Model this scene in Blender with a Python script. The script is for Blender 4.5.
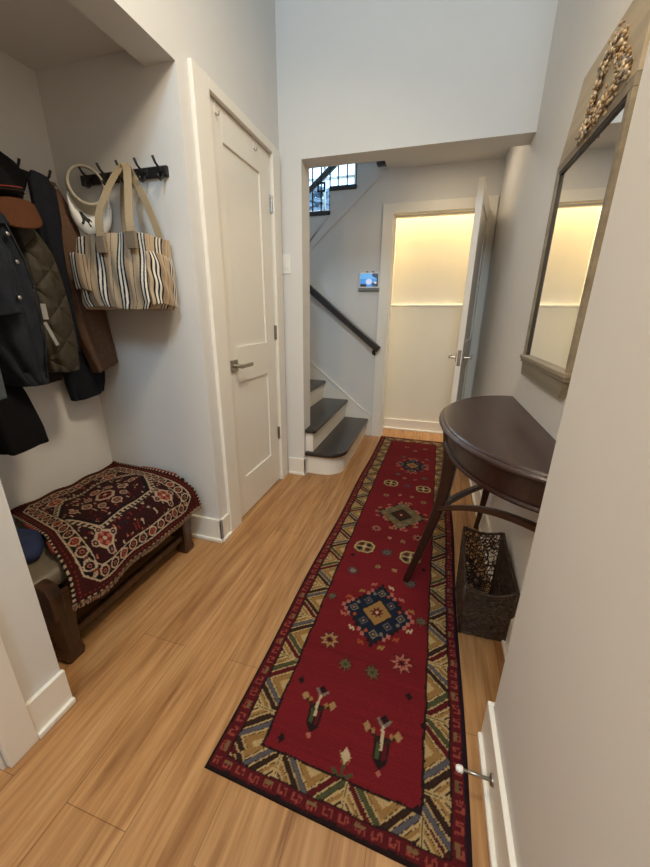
import bpy, bmesh, math, random
import numpy as np
from mathutils import Vector, Matrix

random.seed(7)
rng = np.random.default_rng(7)
SC = bpy.context.scene
for o in list(bpy.data.objects):
    bpy.data.objects.remove(o)

# ------------------------------------------------------------------ camera
cam_d = bpy.data.cameras.new('camera')
cam_d.sensor_fit = 'VERTICAL'
cam_d.sensor_height = 36.0
cam_d.lens = 351.157 / 867.0 * 36.0
cam_d.clip_start = 0.02
cam_o = bpy.data.objects.new('camera', cam_d)
SC.collection.objects.link(cam_o)
_p, _y, _r = math.radians(18.578), math.radians(-16.442), math.radians(0.603)
fw = Vector((math.sin(_y) * math.cos(_p), math.cos(_y) * math.cos(_p), -math.sin(_p)))
rt0 = Vector((math.cos(_y), -math.sin(_y), 0))
up0 = rt0.cross(fw)
rt = rt0 * math.cos(_r) + up0 * math.sin(_r)
up = -rt0 * math.sin(_r) + up0 * math.cos(_r)
M3 = Matrix((rt, up, -fw)).transposed()
cam_o.matrix_world = Matrix.Translation((0, 0, 1.172)) @ M3.to_4x4()
SC.camera = cam_o

# ------------------------------------------------------------------ world, lights, exposure
SC.view_settings.view_transform = 'Standard'
SC.view_settings.look = 'None'
SC.view_settings.gamma = 1.0
SC.view_settings.exposure = 0.0
W = bpy.data.worlds.new('World')
SC.world = W
W.use_nodes = True
bgn = W.node_tree.nodes['Background']
bgn.inputs[0].default_value = (0.42, 0.68, 1.0, 1)
bgn.inputs[1].default_value = 4.0


def area(name, loc, target, size, size_y, power, col, spread=180):
    d = bpy.data.lights.new(name, 'AREA')
    d.shape = 'RECTANGLE'
    d.size = size
    d.size_y = size_y
    d.energy = power
    d.color = col
    d.spread = math.radians(spread)
    o = bpy.data.objects.new(name, d)
    SC.collection.objects.link(o)
    o.location = loc
    v = Vector(target) - Vector(loc)
    o.rotation_euler = v.to_track_quat('-Z', 'Y').to_euler()
    return o


# daylight from a tall window high above the entrance
area('foyer_daylight', (0.04, -1.30, 3.50), (-0.35, 1.9, 1.4), 0.5, 0.8, 43, (0.58, 0.80, 1.0))
# warm pendant of the foyer, and a fill added for the near right wall
area('foyer_pendant', (0.12, 0.80, 2.85), (-0.85, 1.0, 0.9), 0.3, 0.3, 13, (1.0, 0.83, 0.60), 125)
area('right_wall_fill', (-0.80, -0.95, 2.20), (0.27, 0.55, 1.35), 0.4, 0.4, 9.5, (1.0, 0.74, 0.46), 115)
# daylight in the stairwell
area('stair_window_light', (-1.55, 4.30, 2.95), (-1.2, 3.0, 1.6), 0.7, 0.5, 17, (0.50, 0.74, 1.0))
# bulb high in the lit shaft behind the far door, and the small downlight in the low hall
area('closet_lamp', (0.15, 3.665, 2.85), (0.15, 3.665, 0.0), 1.2, 0.12, 42, (1.0, 0.83, 0.54))
area('hall_downlight', (-0.02, 2.92, 2.30), (-0.02, 2.92, 0.0), 0.16, 0.16, 2.7, (1.0, 0.84, 0.62))


# ------------------------------------------------------------------ helpers
def lin(c):
    return tuple((x / 12.92 if x <= 0.04045 else ((x + 0.055) / 1.055) ** 2.4) for x in c)


def rgb(r, g, b):
    return lin((r / 255, g / 255, b / 255))


class NT:
    def __init__(self, name):
        self.m = bpy.data.materials.new(name)
        self.m.use_nodes = True
        self.t = self.m.node_tree
        self.bsdf = self.t.nodes['Principled BSDF']

    def n(self, kind, **kw):
        nd = self.t.nodes.new(kind)
        for k, v in kw.items():
            if k in nd.inputs.keys() and not hasattr(nd, k):
                nd.inputs[k].default_value = v
            else:
                setattr(nd, k, v)
        return nd

    def l(self, a, ao, b, bi):
        self.t.links.new(a.outputs[ao], b.inputs[bi])

    def coords(self, scale=(1, 1, 1), out='Object'):
        tc = self.n('ShaderNodeTexCoord')
        mp = self.n('ShaderNodeMapping')
        mp.inputs['Scale'].default_value = scale
        self.l(tc, out, mp, 'Vector')
        return mp

    def noise(self, scale, detail=4, rough=0.5, vec=None, vscale=(1, 1, 1)):
        nz = self.n('ShaderNodeTexNoise')
        nz.inputs['Scale'].default_value = scale
        nz.inputs['Detail'].default_value = detail
        nz.inputs['Roughness'].default_value = rough
        self.l(vec or self.coords(vscale), 'Vector', nz, 'Vector')
        return nz

    def ramp(self, src, out, stops):
        rp = self.n('ShaderNodeValToRGB')
        el = rp.color_ramp.elements
        while len(el) < len(stops):
            el.new(0.5)
        for e, (p, c) in zip(el, stops):
            e.position = p
            e.color = (*c, 1)
        self.l(src, out, rp, 'Fac')
        return rp

    def bump(self, src, out, strength=0.2, dist=0.01):
        b = self.n('ShaderNodeBump')
        b.inputs['Strength'].default_value = strength
        b.inputs['Distance'].default_value = dist
        self.l(src, out, b, 'Height')
        self.l(b, 'Normal', self.bsdf, 'Normal')
        return b


def simple(name, col, rough=0.6, var=0.06, nscale=30, bump=0.0, bscale=200, metal=0.0, vscale=(1, 1, 1), spec=0.5, sheen=0):
    k = NT(name)
    nz = k.noise(nscale, vscale=vscale)
    lo = tuple(c * (1 - var) for c in col)
    hi = tuple(min(1, c * (1 + var)) for c in col)
    rp = k.ramp(nz, 'Fac', [(0.3, lo), (0.7, hi)])
    k.l(rp, 'Color', k.bsdf, 'Base Color')
    k.bsdf.inputs['Roughness'].default_value = rough
    k.bsdf.inputs['Metallic'].default_value = metal
    k.bsdf.inputs['Specular IOR Level'].default_value = spec
    if sheen:
        k.bsdf.inputs['Sheen Weight'].default_value = sheen
    if bump:
        b = k.noise(bscale)
        k.bump(b, 'Fac', bump, 0.004)
    return k.m


def wood(name, c0, c1, axis='y', rough=0.35, scale=1.0, bump=0.08, coat=0.0):
    k = NT(name)
    st = {'x': (2, 45, 45), 'y': (45, 2, 45), 'z': (45, 45, 2)}[axis]
    st = tuple(s * scale for s in st)
    nz = k.noise(1.0, 6, 0.6, vscale=st)
    rp = k.ramp(nz, 'Fac', [(0.3, c0), (0.7, c1)])
    k.l(rp, 'Color', k.bsdf, 'Base Color')
    k.bsdf.inputs['Roughness'].default_value = rough
    k.bsdf.inputs['Coat Weight'].default_value = coat
    k.bsdf.inputs['Coat Roughness'].default_value = 0.25
    k.bump(nz, 'Fac', bump, 0.003)
    return k.m


def painted(name, rough=0.95, nscale=350, var=0.25, bump=0.4, sheen=0.2):
    """woven or printed cloth: pattern colour is stored on the mesh, fibres from noise"""
    k = NT(name)
    at = k.n('ShaderNodeAttribute')
    at.attribute_name = 'Col'
    nz = k.noise(nscale, 3)
    rp = k.ramp(nz, 'Fac', [(0.25, (1 - var,) * 3), (0.75, (1 + var,) * 3)])
    mx = k.n('ShaderNodeMix')
    mx.data_type = 'RGBA'
    mx.blend_type = 'MULTIPLY'
    mx.inputs[0].default_value = 1.0
    k.t.links.new(at.outputs['Color'], mx.inputs[6])
    k.t.links.new(rp.outputs['Color'], mx.inputs[7])
    k.t.links.new(mx.outputs[2], k.bsdf.inputs['Base Color'])
    k.bsdf.inputs['Roughness'].default_value = rough
    k.bsdf.inputs['Specular IOR Level'].default_value = 0.15
    k.bsdf.inputs['Sheen Weight'].default_value = sheen
    k.bump(nz, 'Fac', bump, 0.003)
    return k.m


def floor_mat():
    k = NT('oak_planks')
    tc = k.n('ShaderNodeTexCoord')
    sep = k.n('ShaderNodeSeparateXYZ')
    k.l(tc, 'Object', sep, 'Vector')
    cb = k.n('ShaderNodeCombineXYZ')
    k.l(sep, 'Y', cb, 'X')
    k.l(sep, 'X', cb, 'Y')
    br = k.n('ShaderNodeTexBrick')
    br.offset = 0.37
    br.inputs['Scale'].default_value = 1.0
    br.inputs['Brick Width'].default_value = 1.25
    br.inputs['Row Height'].default_value = 0.185
    br.inputs['Mortar Size'].default_value = 0.0011
    br.inputs['Mortar Smooth'].default_value = 0.2
    br.inputs['Bias'].default_value = 0.0
    br.inputs['Color1'].default_value = (0.90, 0.90, 0.90, 1)
    br.inputs['Color2'].default_value = (1.06, 1.06, 1.06, 1)
    br.inputs['Mortar'].default_value = (0.55, 0.5, 0.45, 1)
    k.l(cb, 'Vector', br, 'Vector')
    g1 = k.noise(1.0, 7, 0.62, vscale=(26, 1.6, 1))
    g1.inputs['Distortion'].default_value = 0.7
    r1 = k.ramp(g1, 'Fac', [(0.28, rgb(138, 94, 56)), (0.5, rgb(173, 127, 81)), (0.75, rgb(196, 152, 104))])
    g2 = k.noise(1.0, 3, 0.5, vscale=(90, 5, 1))
    r2 = k.ramp(g2, 'Fac', [(0.35, (0.86, 0.84, 0.80)), (0.6, (1.05, 1.05, 1.05))])
    kn = k.noise(1.0, 2, 0.5, vscale=(9, 4.5, 1))
    r3 = k.ramp(kn, 'Fac', [(0.70, (1, 1, 1)), (0.80, (0.55, 0.45, 0.36))])

    def mul(a, ao, b, bo):
        mx = k.n('ShaderNodeMix')
        mx.data_type = 'RGBA'
        mx.blend_type = 'MULTIPLY'
        mx.inputs[0].default_value = 1.0
        k.t.links.new(a.outputs[ao], mx.inputs[6])
        k.t.links.new(b.outputs[bo], mx.inputs[7])
        return mx
    m = mul(r1, 'Color', br, 'Color')
    m = mul(m, 2, r2, 'Color')
    m = mul(m, 2, r3, 'Color')
    k.t.links.new(m.outputs[2], k.bsdf.inputs['Base Color'])
    k.bsdf.inputs['Roughness'].default_value = 0.42
    k.bsdf.inputs['Specular IOR Level'].default_value = 0.4
    k.bump(g2, 'Fac', 0.06, 0.002)
    return k.m


MAT = {}
MAT['wall'] = simple('wall_paint', rgb(222, 219, 214), 0.75, 0.012, 6, 0.04, 260)
MAT['trim'] = simple('trim_paint', rgb(238, 232, 220), 0.38, 0.01, 5)
MAT['closet_wall'] = simple('closet_paint', rgb(240, 233, 216), 0.75, 0.012, 6)
MAT['floor'] = floor_mat()
MAT['tread'] = wood('dark_tread', rgb(34, 30, 29), rgb(52, 47, 44), 'y', 0.30, coat=0.15)
MAT['table'] = wood('mahogany', rgb(34, 16, 12), rgb(54, 27, 20), 'y', 0.36, 0.6, 0.03, coat=0.18)
MAT['tablein'] = wood('mahogany_inlay', rgb(30, 13, 10), rgb(46, 22, 17), 'y', 0.32, 0.6, 0.03, coat=0.3)
MAT['bench'] = wood('walnut_bench', rgb(40, 24, 14), rgb(84, 52, 31), 'z', 0.36, 0.6, 0.1, coat=0.2)
MAT['leather'] = simple('grey_leather', rgb(112, 100, 84), 0.45, 0.12, 40, 0.2, 220)
MAT['steel'] = simple('brushed_nickel', rgb(172, 168, 160), 0.32, 0.05, 60, metal=1.0)
MAT['iron'] = simple('black_iron', rgb(24, 23, 24), 0.5, 0.1, 60)
MAT['white_plastic'] = simple('white_plastic', rgb(238, 236, 230), 0.4, 0.01, 10)
MAT['greyplastic'] = simple('grey_plastic', rgb(120, 122, 124), 0.5, 0.03, 10)
MAT['mirror_wood'] = wood('weathered_frame', rgb(112, 102, 86), rgb(156, 144, 122), 'y', 0.6, 0.5, 0.2)
MAT['mirror_panel'] = wood('driftwood_panel', rgb(160, 146, 124), rgb(198, 184, 160), 'y', 0.75, 0.35, 0.35)
MAT['dark_line'] = simple('dark_liner', rgb(46, 40, 34), 0.5, 0.1, 40)
MAT['rug'] = painted('knotted_wool', nscale=240, var=0.25, sheen=0.0)
MAT['kilim'] = painted('bench_wool', nscale=260, var=0.25, sheen=0.0)
MAT['binding'] = simple('wool_binding', rgb(44, 20, 26), 0.95, 0.3, 120, 0.3, 300, spec=0.1)
MAT['fringe'] = simple('wool_fringe', rgb(150, 118, 92), 0.95, 0.3, 120, spec=0.1)
MAT['bag'] = painted('striped_canvas', nscale=420, var=0.08, bump=0.25, sheen=0.05)
MAT['strap'] = simple('canvas_strap', rgb(170, 150, 120), 0.9, 0.08, 300, 0.3, 500, spec=0.1)
MAT['patch'] = simple('taupe_patch', rgb(136, 120, 100), 0.9, 0.06, 200, spec=0.1)
MAT['visor'] = simple('white_visor', rgb(240, 239, 235), 0.75, 0.02, 60)
MAT['visor_dark'] = simple('visor_logo', rgb(38, 36, 40), 0.8, 0.05, 60)
MAT['band'] = simple('terry_band', rgb(192, 182, 162), 0.95, 0.06, 250, 0.4, 400)
MAT['black_cloth'] = simple('black_cloth', rgb(17, 17, 19), 0.9, 0.2, 60, 0.15, 500, spec=0.15)
MAT['navy_cloth'] = simple('navy_cloth', rgb(23, 25, 33), 0.85, 0.2, 60, 0.15, 400, spec=0.2)
MAT['brown_cloth'] = simple('brown_cloth', rgb(100, 77, 62), 0.9, 0.14, 60, 0.2, 400, spec=0.12)
MAT['lining'] = simple('dark_lining', rgb(36, 27, 23), 0.85, 0.12, 60, spec=0.2)
MAT['suede'] = simple('brown_suede', rgb(90, 57, 38), 0.9, 0.12, 120, 0.2, 400, spec=0.1)
MAT['blue_cloth'] = simple('blue_cloth', rgb(26, 38, 74), 0.8, 0.25, 30, 0.3, 60)
MAT['light_denim'] = simple('pale_denim', rgb(80, 88, 94), 0.9, 0.2, 120, 0.3, 500, spec=0.1)
MAT['redtrim'] = simple('red_wool', rgb(128, 44, 32), 0.95, 0.2, 200)


def denim_mat(name, c):
    k = NT(name)
    nz = k.noise(14, 5, 0.6)
    rp = k.ramp(nz, 'Fac', [(0.3, tuple(x * 0.65 for x in c)), (0.72, tuple(x * 1.35 for x in c))])
    k.l(rp, 'Color', k.bsdf, 'Base Color')
    k.bsdf.inputs['Roughness'].default_value = 0.92
    k.bsdf.inputs['Specular IOR Level'].default_value = 0.12
    wv = k.n('ShaderNodeTexWave')
    wv.inputs['Scale'].default_value = 260
    wv.bands_direction = 'DIAGONAL'
    k.l(k.coords(), 'Vector', wv, 'Vector')
    k.bump(wv, 'Fac', 0.25, 0.002)
    return k.m


MAT['denim'] = denim_mat('blue_denim', rgb(44, 48, 56))


def quilt_mat():
    k = NT('olive_quilt')
    nz = k.noise(60, 3)
    rp = k.ramp(nz, 'Fac', [(0.3, rgb(44, 38, 25)), (0.7, rgb(62, 54, 36))])
    k.l(rp, 'Color', k.bsdf, 'Base Color')
    k.bsdf.inputs['Roughness'].default_value = 0.7
    ws = []
    tc = k.n('ShaderNodeTexCoord')
    for ang in (0.75, -0.75):
        mp = k.n('ShaderNodeMapping')
        mp.inputs['Rotation'].default_value = (ang, 0, 0)
        k.l(tc, 'Object', mp, 'Vector')
        wv = k.n('ShaderNodeTexWave')
        wv.bands_direction = 'Z'
        wv.inputs['Scale'].default_value = 3.4
        k.l(mp, 'Vector', wv, 'Vector')
        pw = k.n('ShaderNodeMath', operation='POWER')
        pw.inputs[1].default_value = 0.35
        k.l(wv, 'Fac', pw, 0)
        ws.append(pw)
    mn = k.n('ShaderNodeMath', operation='MINIMUM')
    k.l(ws[0], 'Value', mn, 0)
    k.l(ws[1], 'Value', mn, 1)
    k.bump(mn, 'Value', 0.9, 0.012)
    return k.m


MAT['quilt'] = quilt_mat()


def glass_mat():
    k = NT('window_glass')
    k.bsdf.inputs['Base Color'].default_value = (1, 1, 1, 1)
    k.bsdf.inputs['Roughness'].default_value = 0.0
    k.bsdf.inputs['IOR'].default_value = 1.45
    k.bsdf.inputs['Transmission Weight'].default_value = 1.0
    return k.m


def mirror_mat():
    k = NT('mirror_glass')
    nz = k.noise(3)
    rp = k.ramp(nz, 'Fac', [(0, (0.88, 0.89, 0.88)), (1, (0.90, 0.91, 0.90))])
    k.l(rp, 'Color', k.bsdf, 'Base Color')
    k.bsdf.inputs['Metallic'].default_value = 1.0
    k.bsdf.inputs['Roughness'].default_value = 0.012
    return k.m


def rattan_mat():
    k = NT('rattan')
    nz = k.noise(90, 3)
    rp = k.ramp(nz, 'Fac', [(0.3, rgb(32, 21, 14)), (0.75, rgb(74, 53, 35))])
    k.l(rp, 'Color', k.bsdf, 'Base Color')
    k.bsdf.inputs['Roughness'].default_value = 0.55
    return k.m


def screen_mat():
    k = NT('lit_screen')
    at = k.n('ShaderNodeAttribute')
    at.attribute_name = 'Col'
    k.l(at, 'Color', k.bsdf, 'Emission Color')
    k.bsdf.inputs['Emission Strength'].default_value = 0.95
    k.bsdf.inputs['Base Color'].default_value = (0.02, 0.02, 0.02, 1)
    k.bsdf.inputs['Roughness'].default_value = 0.2
    return k.m


MAT['glass'] = glass_mat()
MAT['mirror'] = mirror_mat()
MAT['rattan'] = rattan_mat()
MAT['screen'] = screen_mat()


def wpos(o):
    v = Vector((0, 0, 0))
    while o is not None:
        v += o.location
        o = o.parent
    return v


def tag(o, label=None, cat=None, group=None, kind=None):
    if label:
        o['label'] = label
    if cat:
        o['category'] = cat
    if group:
        o['group'] = group
    if kind:
        o['kind'] = kind
    return o


def thing(name, loc, label, cat, group=None, kind=None):
    o = bpy.data.objects.new(name, None)
    o.empty_display_size = 0.05
    SC.collection.objects.link(o)
    o.location = loc
    return tag(o, label, cat, group, kind)


def copy_tree(o, off, parent=None, label=None):
    c = o.copy()
    SC.collection.objects.link(c)
    c.parent = parent
    if parent is None:
        c.location = Vector(o.location) + Vector(off)
        if label:
            c['label'] = label
    for ch in list(o.children):
        copy_tree(ch, off, c)
    return c


class MB:
    def __init__(self):
        self.bm = bmesh.new()
        self.cols = None

    def box(self, x0, x1, y0, y1, z0, z1, bev=0.0, seg=2):
        t = bmesh.new()
        bmesh.ops.create_cube(t, size=1.0)
        for v in t.verts:
            v.co = Vector((x0 + (v.co.x + .5) * (x1 - x0), y0 + (v.co.y + .5) * (y1 - y0), z0 + (v.co.z + .5) * (z1 - z0)))
        if bev:
            bmesh.ops.bevel(t, geom=t.edges[:], offset=bev, segments=seg, affect='EDGES', profile=0.5)
        self._merge(t)
        return self

    def _merge(self, t, mat=None):
        if mat is not None:
            for v in t.verts:
                v.co = mat @ v.co
        me = bpy.data.meshes.new('tmp')
        t.to_mesh(me)
        t.free()
        self.bm.from_mesh(me)
        bpy.data.meshes.remove(me)

    def obox(self, center, ax, ay, az, hx, hy, hz, bev=0.0):
        """box with its own axes"""
        t = bmesh.new()
        bmesh.ops.create_cube(t, size=2.0)
        for v in t.verts:
            v.co = Vector((v.co.x * hx, v.co.y * hy, v.co.z * hz))
        if bev:
            bmesh.ops.bevel(t, geom=t.edges[:], offset=bev, segments=2, affect='EDGES', profile=0.5)
        R = Matrix((Vector(ax).normalized(), Vector(ay).normalized(), Vector(az).normalized())).transposed().to_4x4()
        self._merge(t, Matrix.Translation(center) @ R)
        return self

    def prism(self, pts, axis, a0, a1, bev=0.0):
        """polygon pts (2D) extruded along axis from a0 to a1"""
        t = bmesh.new()

        def mk(p, a):
            if axis == 'z':
                return (p[0], p[1], a)
            if axis == 'y':
                return (p[0], a, p[1])
            return (a, p[0], p[1])
        lo = [t.verts.new(mk(p, a0)) for p in pts]
        hi = [t.verts.new(mk(p, a1)) for p in pts]
        n = len(pts)
        f1 = t.faces.new(lo)
        f2 = t.faces.new(hi)
        for i in range(n):
            t.faces.new((lo[i], lo[(i + 1) % n], hi[(i + 1) % n], hi[i]))
        bmesh.ops.recalc_face_normals(t, faces=t.faces[:])
        if bev:
            es = [e for e in t.edges if (f1 in e.link_faces) or (f2 in e.link_faces)]
            bmesh.ops.bevel(t, geom=es, offset=bev, segments=2, affect='EDGES', profile=0.5)
        self._merge(t)
        return self

    def tube(self, pts, rad, seg=8, flat=1.0, cap=True, closed=False, upv=(0, 0, 1)):
        pts = [Vector(p) for p in pts]
        n = len(pts)
        rads = rad if isinstance(rad, (list, tuple)) else [rad] * n
        t = bmesh.new()
        rings = []
        prev = None
        for i, p in enumerate(pts):
            if closed:
                d = pts[(i + 1) % n] - pts[i - 1]
            else:
                d = pts[min(i + 1, n - 1)] - pts[max(i - 1, 0)]
            if d.length < 1e-9:
                d = Vector((0, 0, 1))
            d.normalize()
            if prev is None:
                u = Vector(upv)
                if abs(u.dot(d)) > 0.95:
                    u = Vector((1, 0, 0)) if abs(d.x) < 0.9 else Vector((0, 1, 0))
                a = d.cross(u).normalized()
            else:
                a = (prev - d * prev.dot(d)).normalized()
            prev = a
            b = d.cross(a)
            rings.append([t.verts.new(p + (a * math.cos(2 * math.pi * k / seg) + b * flat * math.sin(2 * math.pi * k / seg)) * rads[i]) for k in range(seg)])
        rng_ = range(n) if closed else range(n - 1)
        for i in rng_:
            r0, r1 = rings[i], rings[(i + 1) % n]
            for k in range(seg):
                t.faces.new((r0[k], r0[(k + 1) % seg], r1[(k + 1) % seg], r1[k]))
        if cap and not closed:
            t.faces.new(rings[0][::-1])
            t.faces.new(rings[-1])
        bmesh.ops.recalc_face_normals(t, faces=t.faces[:])
        self._merge(t)
        return self

    def sqtube(self, pts, hw, hd, upv=(0, 0, 1), bev=0.0):
        """square-section bar; half width list hw, half depth list hd"""
        pts = [Vector(p) for p in pts]
        n = len(pts)
        hw = hw if isinstance(hw, (list, tuple)) else [hw] * n
        hd = hd if isinstance(hd, (list, tuple)) else [hd] * n
        t = bmesh.new()
        rings = []
        for i, p in enumerate(pts):
            d = (pts[min(i + 1, n - 1)] - pts[max(i - 1, 0)]).normalized()
            u = Vector(upv)
            a = d.cross(u).normalized()
            b = a.cross(d).normalized()
            c = 0.22
            prof = [(-1, -1 + c), (-1, 1 - c), (-1 + c, 1), (1 - c, 1), (1, 1 - c), (1, -1 + c), (1 - c, -1), (-1 + c, -1)]
            rings.append([t.verts.new(p + a * hw[i] * s + b * hd[i] * q) for s, q in prof])
        for i in range(n - 1):
            for k in range(8):
                t.faces.new((rings[i][k], rings[i][(k + 1) % 8], rings[i + 1][(k + 1) % 8], rings[i + 1][k]))
        t.faces.new(rings[0])
        t.faces.new(rings[-1])
        bmesh.ops.recalc_face_normals(t, faces=t.faces[:])
        self._merge(t)
        return self

    def lathe(self, c, prof, axis='z', seg=16):
        """prof: (r, h) pairs along the axis from c"""
        t = bmesh.new()
        rings = []
        for r, h in prof:
            ring = []
            for k in range(seg):
                a = 2 * math.pi * k / seg
                u, v = r * math.cos(a), r * math.sin(a)
                if axis == 'z':
                    q = (u, v, h)
                elif axis == 'y':
                    q = (u, h, v)
                else:
                    q = (h, u, v)
                ring.append(t.verts.new(Vector(c) + Vector(q)))
            rings.append(ring)
        for i in range(len(rings) - 1):
            for k in range(seg):
                t.faces.new((rings[i][k], rings[i][(k + 1) % seg], rings[i + 1][(k + 1) % seg], rings[i + 1][k]))
        t.faces.new(rings[0])
        t.faces.new(rings[-1])
        bmesh.ops.recalc_face_normals(t, faces=t.faces[:])
        self._merge(t)
        return self

    def blob(self, c, r, n=2, jit=0.0):
        t = bmesh.new()
        bmesh.ops.create_icosphere(t, subdivisions=n, radius=1.0)
        for v in t.verts:
            j = 1 + random.uniform(-jit, jit)
            v.co = Vector((v.co.x * r[0] * j + c[0], v.co.y * r[1] * j + c[1], v.co.z * r[2] * j + c[2]))
        self._merge(t)
        return self

    def build(self, name, mat, parent=None, smooth=False, origin=None):
        me = bpy.data.meshes.new(name)
        bm = self.bm
        if parent is not None:
            org = wpos(parent)
        elif origin is not None:
            org = Vector(origin)
        else:
            xs = [v.co for v in bm.verts]
            org = Vector(((min(v.x for v in xs) + max(v.x for v in xs)) / 2, (min(v.y for v in xs) + max(v.y for v in xs)) / 2, min(v.z for v in xs)))
        for v in bm.verts:
            v.co -= org
        bm.to_mesh(me)
        bm.free()
        if smooth:
            for p in me.polygons:
                p.use_smooth = True
        me.materials.append(mat)
        o = bpy.data.objects.new(name, me)
        SC.collection.objects.link(o)
        if parent is not None:
            o.parent = parent
        else:
            o.location = org
        return o


def grid_obj(name, P, mat, parent=None, cols=None, closed_u=False, caps=False, smooth=True, thick=0.0):
    """P: array (nv, nu, 3) world positions; cols (nv, nu, 3) linear"""
    nv, nu, _ = P.shape
    org = np.array(wpos(parent)) if parent is not None else np.array([P[..., 0].mean(), P[..., 1].mean(), P[..., 2].min()])
    V = (P - org).reshape(-1, 3)
    iu = np.arange(nu if closed_u else nu - 1)
    a = (np.arange(nv - 1)[:, None] * nu + iu[None, :]).ravel()
    iu2 = (iu + 1) % nu
    b = (np.arange(nv - 1)[:, None] * nu + iu2[None, :]).ravel()
    F = np.stack([a, b, b + nu, a + nu], 1)
    faces = F.tolist()
    if caps:
        faces.append(list(range(nu))[::-1])
        faces.append(list(range((nv - 1) * nu, nv * nu)))
    me = bpy.data.meshes.new(name)
    me.from_pydata(V.tolist(), [], faces)
    if cols is not None:
        ca = me.color_attributes.new('Col', 'FLOAT_COLOR', 'POINT')
        C4 = np.ones((nv * nu, 4), np.float32)
        C4[:, :3] = cols.reshape(-1, 3)
        ca.data.foreach_set('color', C4.ravel())
    if smooth:
        me.polygons.foreach_set('use_smooth', [True] * len(me.polygons))
    me.materials.append(mat)
    me.update()
    o = bpy.data.objects.new(name, me)
    SC.collection.objects.link(o)
    if parent is not None:
        o.parent = parent
    else:
        o.location = org
    if thick:
        md = o.modifiers.new('thick', 'SOLIDIFY')
        md.thickness = thick
        md.offset = -1
    return o


def struct(name, mb, mat, parent=None):
    o = mb.build(name, mat, parent)
    if parent is None:
        o['kind'] = 'structure'
    return o


# ------------------------------------------------------------------ key dimensions (metres)
XL = -0.996      # left wall face
AX = -1.662      # back of the coat alcove
YN, YJ = 0.528, 1.409   # alcove opening
ZJ = 2.042       # alcove header underside
YF, YFB = 2.338, 2.483  # front wall with the wide opening
XO = -0.854      # left side of that opening
ZH = 2.046       # its soffit
XR = 0.388       # hall right wall face
YB = 3.439       # back wall face
ZC = 2.318       # low hall ceiling
XF, YE = 0.267, 0.803   # near right wall: face and end
TOP = 3.9

# ------------------------------------------------------------------ structure
struct('floor', MB().box(-2.6, 1.8, -2.2, 3.80, -0.12, 0.0), MAT['floor'])
wl = MB()
wl.box(-1.13, XL, 0.345, YN, 0, TOP)                      # pillar before the alcove
wl.box(-1.13, XL, YN, YJ, ZJ, TOP)                        # header over the alcove
wl.box(-1.13, XL, YJ, 1.585, 0, TOP)
wl.box(-1.13, XL, 1.585, 2.212, 2.05, TOP)
wl.box(-1.13, XL, 2.212, YF, 0, TOP)
wl.box(-1.13, XL, -0.55, 0.345, 2.06, TOP)
wl.box(-1.13, XL, -2.2, -0.55, 0, TOP)
struct('wall_left', wl, MAT['wall'])
struct('wall_alcove_back', MB().box(AX - 0.1, AX, YN - 0.12, YJ + 0.13, 0, 2.3), MAT['wall'])
struct('wall_alcove_far', MB().box(AX, -1.13, YJ, YJ + 0.13, 0, 2.3), MAT['wall'])
struct('wall_alcove_near', MB().box(AX, -1.13, YN - 0.12, YN, 0, 2.3), MAT['wall'])
struct('ceiling_alcove', MB().box(AX, -1.13, YN, YJ, 2.102, 2.25), MAT['wall'])
wf = MB()
wf.box(-1.13, XO, YF, YFB, 0, TOP)
wf.box(XO, XR, YF, YFB, ZH, TOP)
wf.box(-2.5, -1.13, YF + 0.005, YFB, 0, TOP)
struct('wall_front', wf, MAT['wall'])
struct('wall_hall_right', MB().box(XR, XR + 0.12, YE - 0.1, 3.56, 0, TOP), MAT['wall'])
struct('wall_right', MB().box(XF, XR + 0.12, -2.2, YE, 0, TOP, 0.004), MAT['wall'])
struct('wall_entrance', MB().box(-1.13, XF, -2.3, -2.2, 0, TOP), MAT['wall'])
struct('ceiling', MB().box(-2.6, 0.6, -2.3, 4.75, TOP, TOP + 0.1), MAT['wall'])
struct('ceiling_hall', MB().box(-0.50, XR, YFB, YB, ZC, ZC + 0.12), MAT['wall'])
struct('wall_stair_left', MB().box(-2.6, -2.5, YF, 4.75, 0, TOP), MAT['wall'])
# back wall: door opening on the right, stepped top under the upper flight on the left
UT = [(-1.445, 1.87), (-1.212, 2.05), (-0.979, 2.23), (-0.746, 2.41)]   # (left x, tread top z)
wb = MB()
wb.prism([(-2.5, 0), (-0.43, 0), (-0.43, 2.41), (-0.755, 2.41), (-0.755, 2.195), (-0.988, 2.195), (-0.988, 2.015),
          (-1.221, 2.015), (-1.221, 1.835), (-1.454, 1.835), (-1.454, 1.655), (-2.5, 1.655)], 'y', YB, YB + 0.12)
wb.box(-0.43, 0.306, YB, YB + 0.12, 2.0, TOP)
wb.box(0.306, XR, YB, YB + 0.12, 0, TOP)
wb.box(-0.755, -0.43, YB, YB + 0.12, 2.41, TOP)
struct('wall_back', wb, MAT['wall'])
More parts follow.
